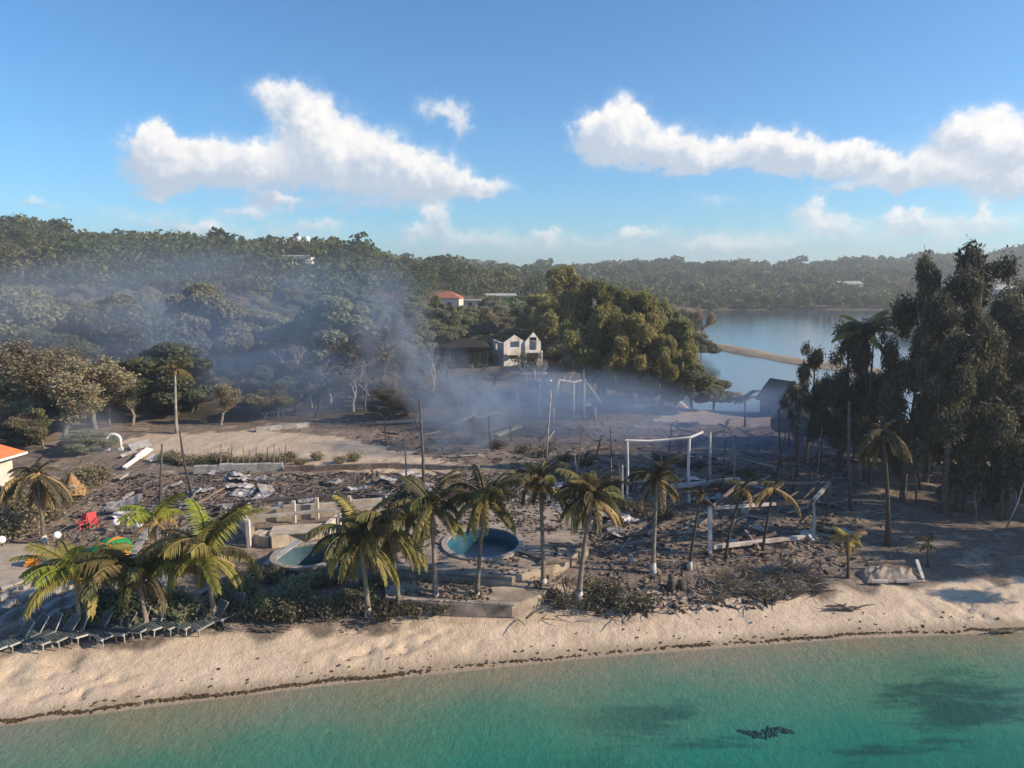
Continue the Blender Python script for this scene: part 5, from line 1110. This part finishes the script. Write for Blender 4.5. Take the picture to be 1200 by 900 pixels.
for i in range(k):
    j = (i + 1) % k; pm = MB(); pm.v = [rings[a][b] for a in range(4) for b in (i, j)]; pm.f = [[0, 1, 3, 2], [2, 3, 5, 4], [4, 5, 7, 6]]; pm.build('canopy_panel', M['cloth_orange' if i % 3 == 2 else 'cloth_green'], o, True)
x, y, z = hit(38, 668); o = empty('orange_cushion_stack', (x, y, z + .2), R(15), 'orange cushions piled at the kerb of the curved deck', 'cushions')
for i in range(3): MB().box((.05 * i, .03 * i, .14 + .17 * i), (.62, .5, .15), (0, .05 * i, .2 * i)).build('cushion', M['cloth_orange'], o)
for (px0, py0, px1, py1, z0, lb) in [(312, 668, 352, 672, .5, 'pale curved board lying at the front of the small pool'), (150, 668, 175, 640, .8, 'grey board leaning behind the dark palm')]:
    p = Vector(hit(px0, py0)); q = Vector(hit(px1, py1)); tag(MB().beam(p + Vector((0, 0, .3)), q + Vector((0, 0, .3 + z0)), .45, .06).build('board', M['concrete']), lb, 'board')

# ------------------------------------------------------------------ seaweed along the water line
def weed(name, n, fn, label):
    V = []; Fq = []; b = 0; g = np.random.default_rng(5 + n)
    for i in range(n):
        x, y = fn(g); z = max(float(H(np.array([x]), np.array([y]))[0]), -.02 if 'patch' not in name else -9)
        c = np.array([(math.cos(a) * .5, math.sin(a) * .5 * g.uniform(.3, .7), 0) for a in np.arange(5) * 1.2566]) * g.uniform(.06, .26); c = np.concatenate([c, [[0, 0, g.uniform(.03, .09)]]])
        an = g.uniform(0, 6.28); R2 = np.array(((math.cos(an), -math.sin(an), 0), (math.sin(an), math.cos(an), 0), (0, 0, 1))); V.append(c @ R2.T + np.array((x, y, z + .012)))
        Fq.append(np.array([(k, (k + 1) % 5, 5) for k in range(5)]) + b); b += 6
    tag(link(name, np_mesh(name, np.concatenate(V), np.concatenate(Fq)), M['seagrass' if 'patch' in name else 'weed']), label, 'seaweed', kind='stuff')
def wl(g):
    while True:
        x = g.uniform(-24, 27); d = float(vnoise(np.array([x]), np.array([0.0]), 2.2, 66)[0])
        if g.random() < (1.0 if x < -7 else .25 + .9 * (d > .6)): break
    s = .22 + .22 * (float(vnoise(np.array([x]), np.array([3.0]), 1.1, 67)[0]) - .5) + g.normal() * .05
    return x, float(np.interp(x, SHX, SHY)) + s
weed('seaweed_line', 1500, wl, 'thin brown seaweed line along the edge of the water')
def wl2(g):
    x = g.uniform(-20, 27); return x, float(np.interp(x, SHX, SHY)) + abs(g.normal()) * .8 + .4
weed('seaweed_scraps', 110, wl2, 'scattered dark seaweed scraps on the lower beach')
cxw, cyw = plane(902, 856, -.6)
weed('seaweed_patch', 230, lambda g: (lambda a: (cxw + a, cyw + .12 * math.sin(a * 3) + g.normal() * .10 * (1.3 - abs(a))))(g.uniform(-1.25, 1.0)), 'small dark seaweed patch under the shallow green water')

# ------------------------------------------------------------------ smoke and haze
def smoke(px, py, Y, rx, ry, rz, dens, label, seed, colr=(.45,.64,.95), sc=1.4, thr=(.28, .70), tilt=0.0):
    if Y is None: x, y, z = hit(px, py); z += rz * .55
    else: x, y, z = at_depth(px, py, Y)
    bm_ = bmesh.new(); bmesh.ops.create_icosphere(bm_, subdivisions=3, radius=1); me = bpy.data.meshes.new('smoke_plume'); bm_.to_mesh(me); bm_.free()
    m, t, out = mat('smoke_%d' % seed); tcn = t.node('ShaderNodeTexCoord').outputs['Object']
    r2 = t.vmath('DOT_PRODUCT', tcn, tcn).outputs['Value']; fall = t.math('POWER', t.maprange(r2, 1.0, .0), 1.2)
    nz = t.noise(t.vmath('ADD', tcn, (seed * 3.1, seed * 1.7, 0)).outputs[0], sc, 5, .6, dist=.6)
    d = t.math('MULTIPLY', t.math('MULTIPLY', fall, t.maprange(nz, *thr)), dens)
    pv = t.node('ShaderNodeVolumePrincipled', {'Color': colr, 'Anisotropy': .1}); t.put(pv.inputs['Density'], d)
    t.l.new(pv.outputs[0], out.inputs['Volume'])
    o = link('smoke_plume', me, m); o.location = (x, y, z); o.scale = (rx, ry, rz); o.rotation_euler.y = tilt; tag(o, label, 'smoke', kind='stuff')
    return o
BL = (.44,.62,.96)
SMOKE = [(548, 526, None, 6.5, 5, 5.5, .36, 'thick blue smoke rising from the ground right of the tall charred pole', 1, (.58,.72,.95), 2.4, (.40,.66)), (610, 500, None, 10, 6, 5.0, .22, 'smoke rolling over the planks in front of the white house', 2, BL, 2.0, (.38,.68)),
         (512, 470, 76, 6, 4.5, 8.5, .30, 'smoke column climbing left of the white house', 3, (.55,.7,.95), 2.2, (.38,.66)), (462, 405, 84, 6.5, 5, 8, .17, 'upper bend of the smoke column over the charred trees', 4, (.58,.7,.92), 2.0, (.36,.68)),
         (400, 350, 100, 15, 9, 8, .065, 'thin smoke drifting over the burnt thicket', 5), (250, 400, 84, 19, 8, 8, .10, 'blue smoke hanging in the trees above the clearing', 6, BL, 1.6, (.3,.7)),
         (70, 375, 80, 17, 8, 9, .085, 'pale smoke hanging over the left wood', 7, (.66,.76,.92), 1.6, (.3,.7)), (680, 512, None, 14, 8, 5.0, .20, 'blue smoke lying under the olive grove', 8, BL), (350, 490, None, 14, 7, 6, .12, 'low smoke along the back of the clearing', 9, BL),
         (146, 562, 62, 2.2, 2, 2.2, .6, 'small white smoke wisp over the rubble at the left', 10, (.8,.84,.9), 2.2, (.38,.66)), (112, 520, 63, 4, 3, 4.5, .24, 'grey smoke above the thatched parasol', 11, (.8,.84,.9), 2, (.36,.68)), (880, 530, None, 17, 8, 4.5, .16, 'faint blue smoke over the ground before the dark grove', 12, (.42,.6,.95)), (200, 335, 125, 34, 14, 11, .035, 'wide pale smoke layer over the wooded slope', 13, (.6,.72,.92))]
for a in SMOKE: smoke(*a)
bm_ = MB().box((0, 560, 36), (5400, 4400, 90)); m, t, out = mat('haze_air')
pv = t.node('ShaderNodeVolumePrincipled', {'Color': (.82,.88,.95), 'Density': .00048, 'Anisotropy': .2}); t.l.new(pv.outputs[0], out.inputs['Volume'])
tag(bm_.build('haze', m), 'even pale sea haze filling the air', 'haze', kind='stuff')

# things whose parts were laid out in world coordinates: bring the parent to the thing's base
for o in [q for q in COL.objects if q.type == 'EMPTY' and q.parent is None and q.location.length < 1e-6]:
    P_ = [Vector(v) for c in o.children for v in c.bound_box]
    if not P_: continue
    c = Vector((sum(p.x for p in P_) / len(P_), sum(p.y for p in P_) / len(P_), min(p.z for p in P_)))
    o.location = c
    for k in o.children: k.location = k.location - c
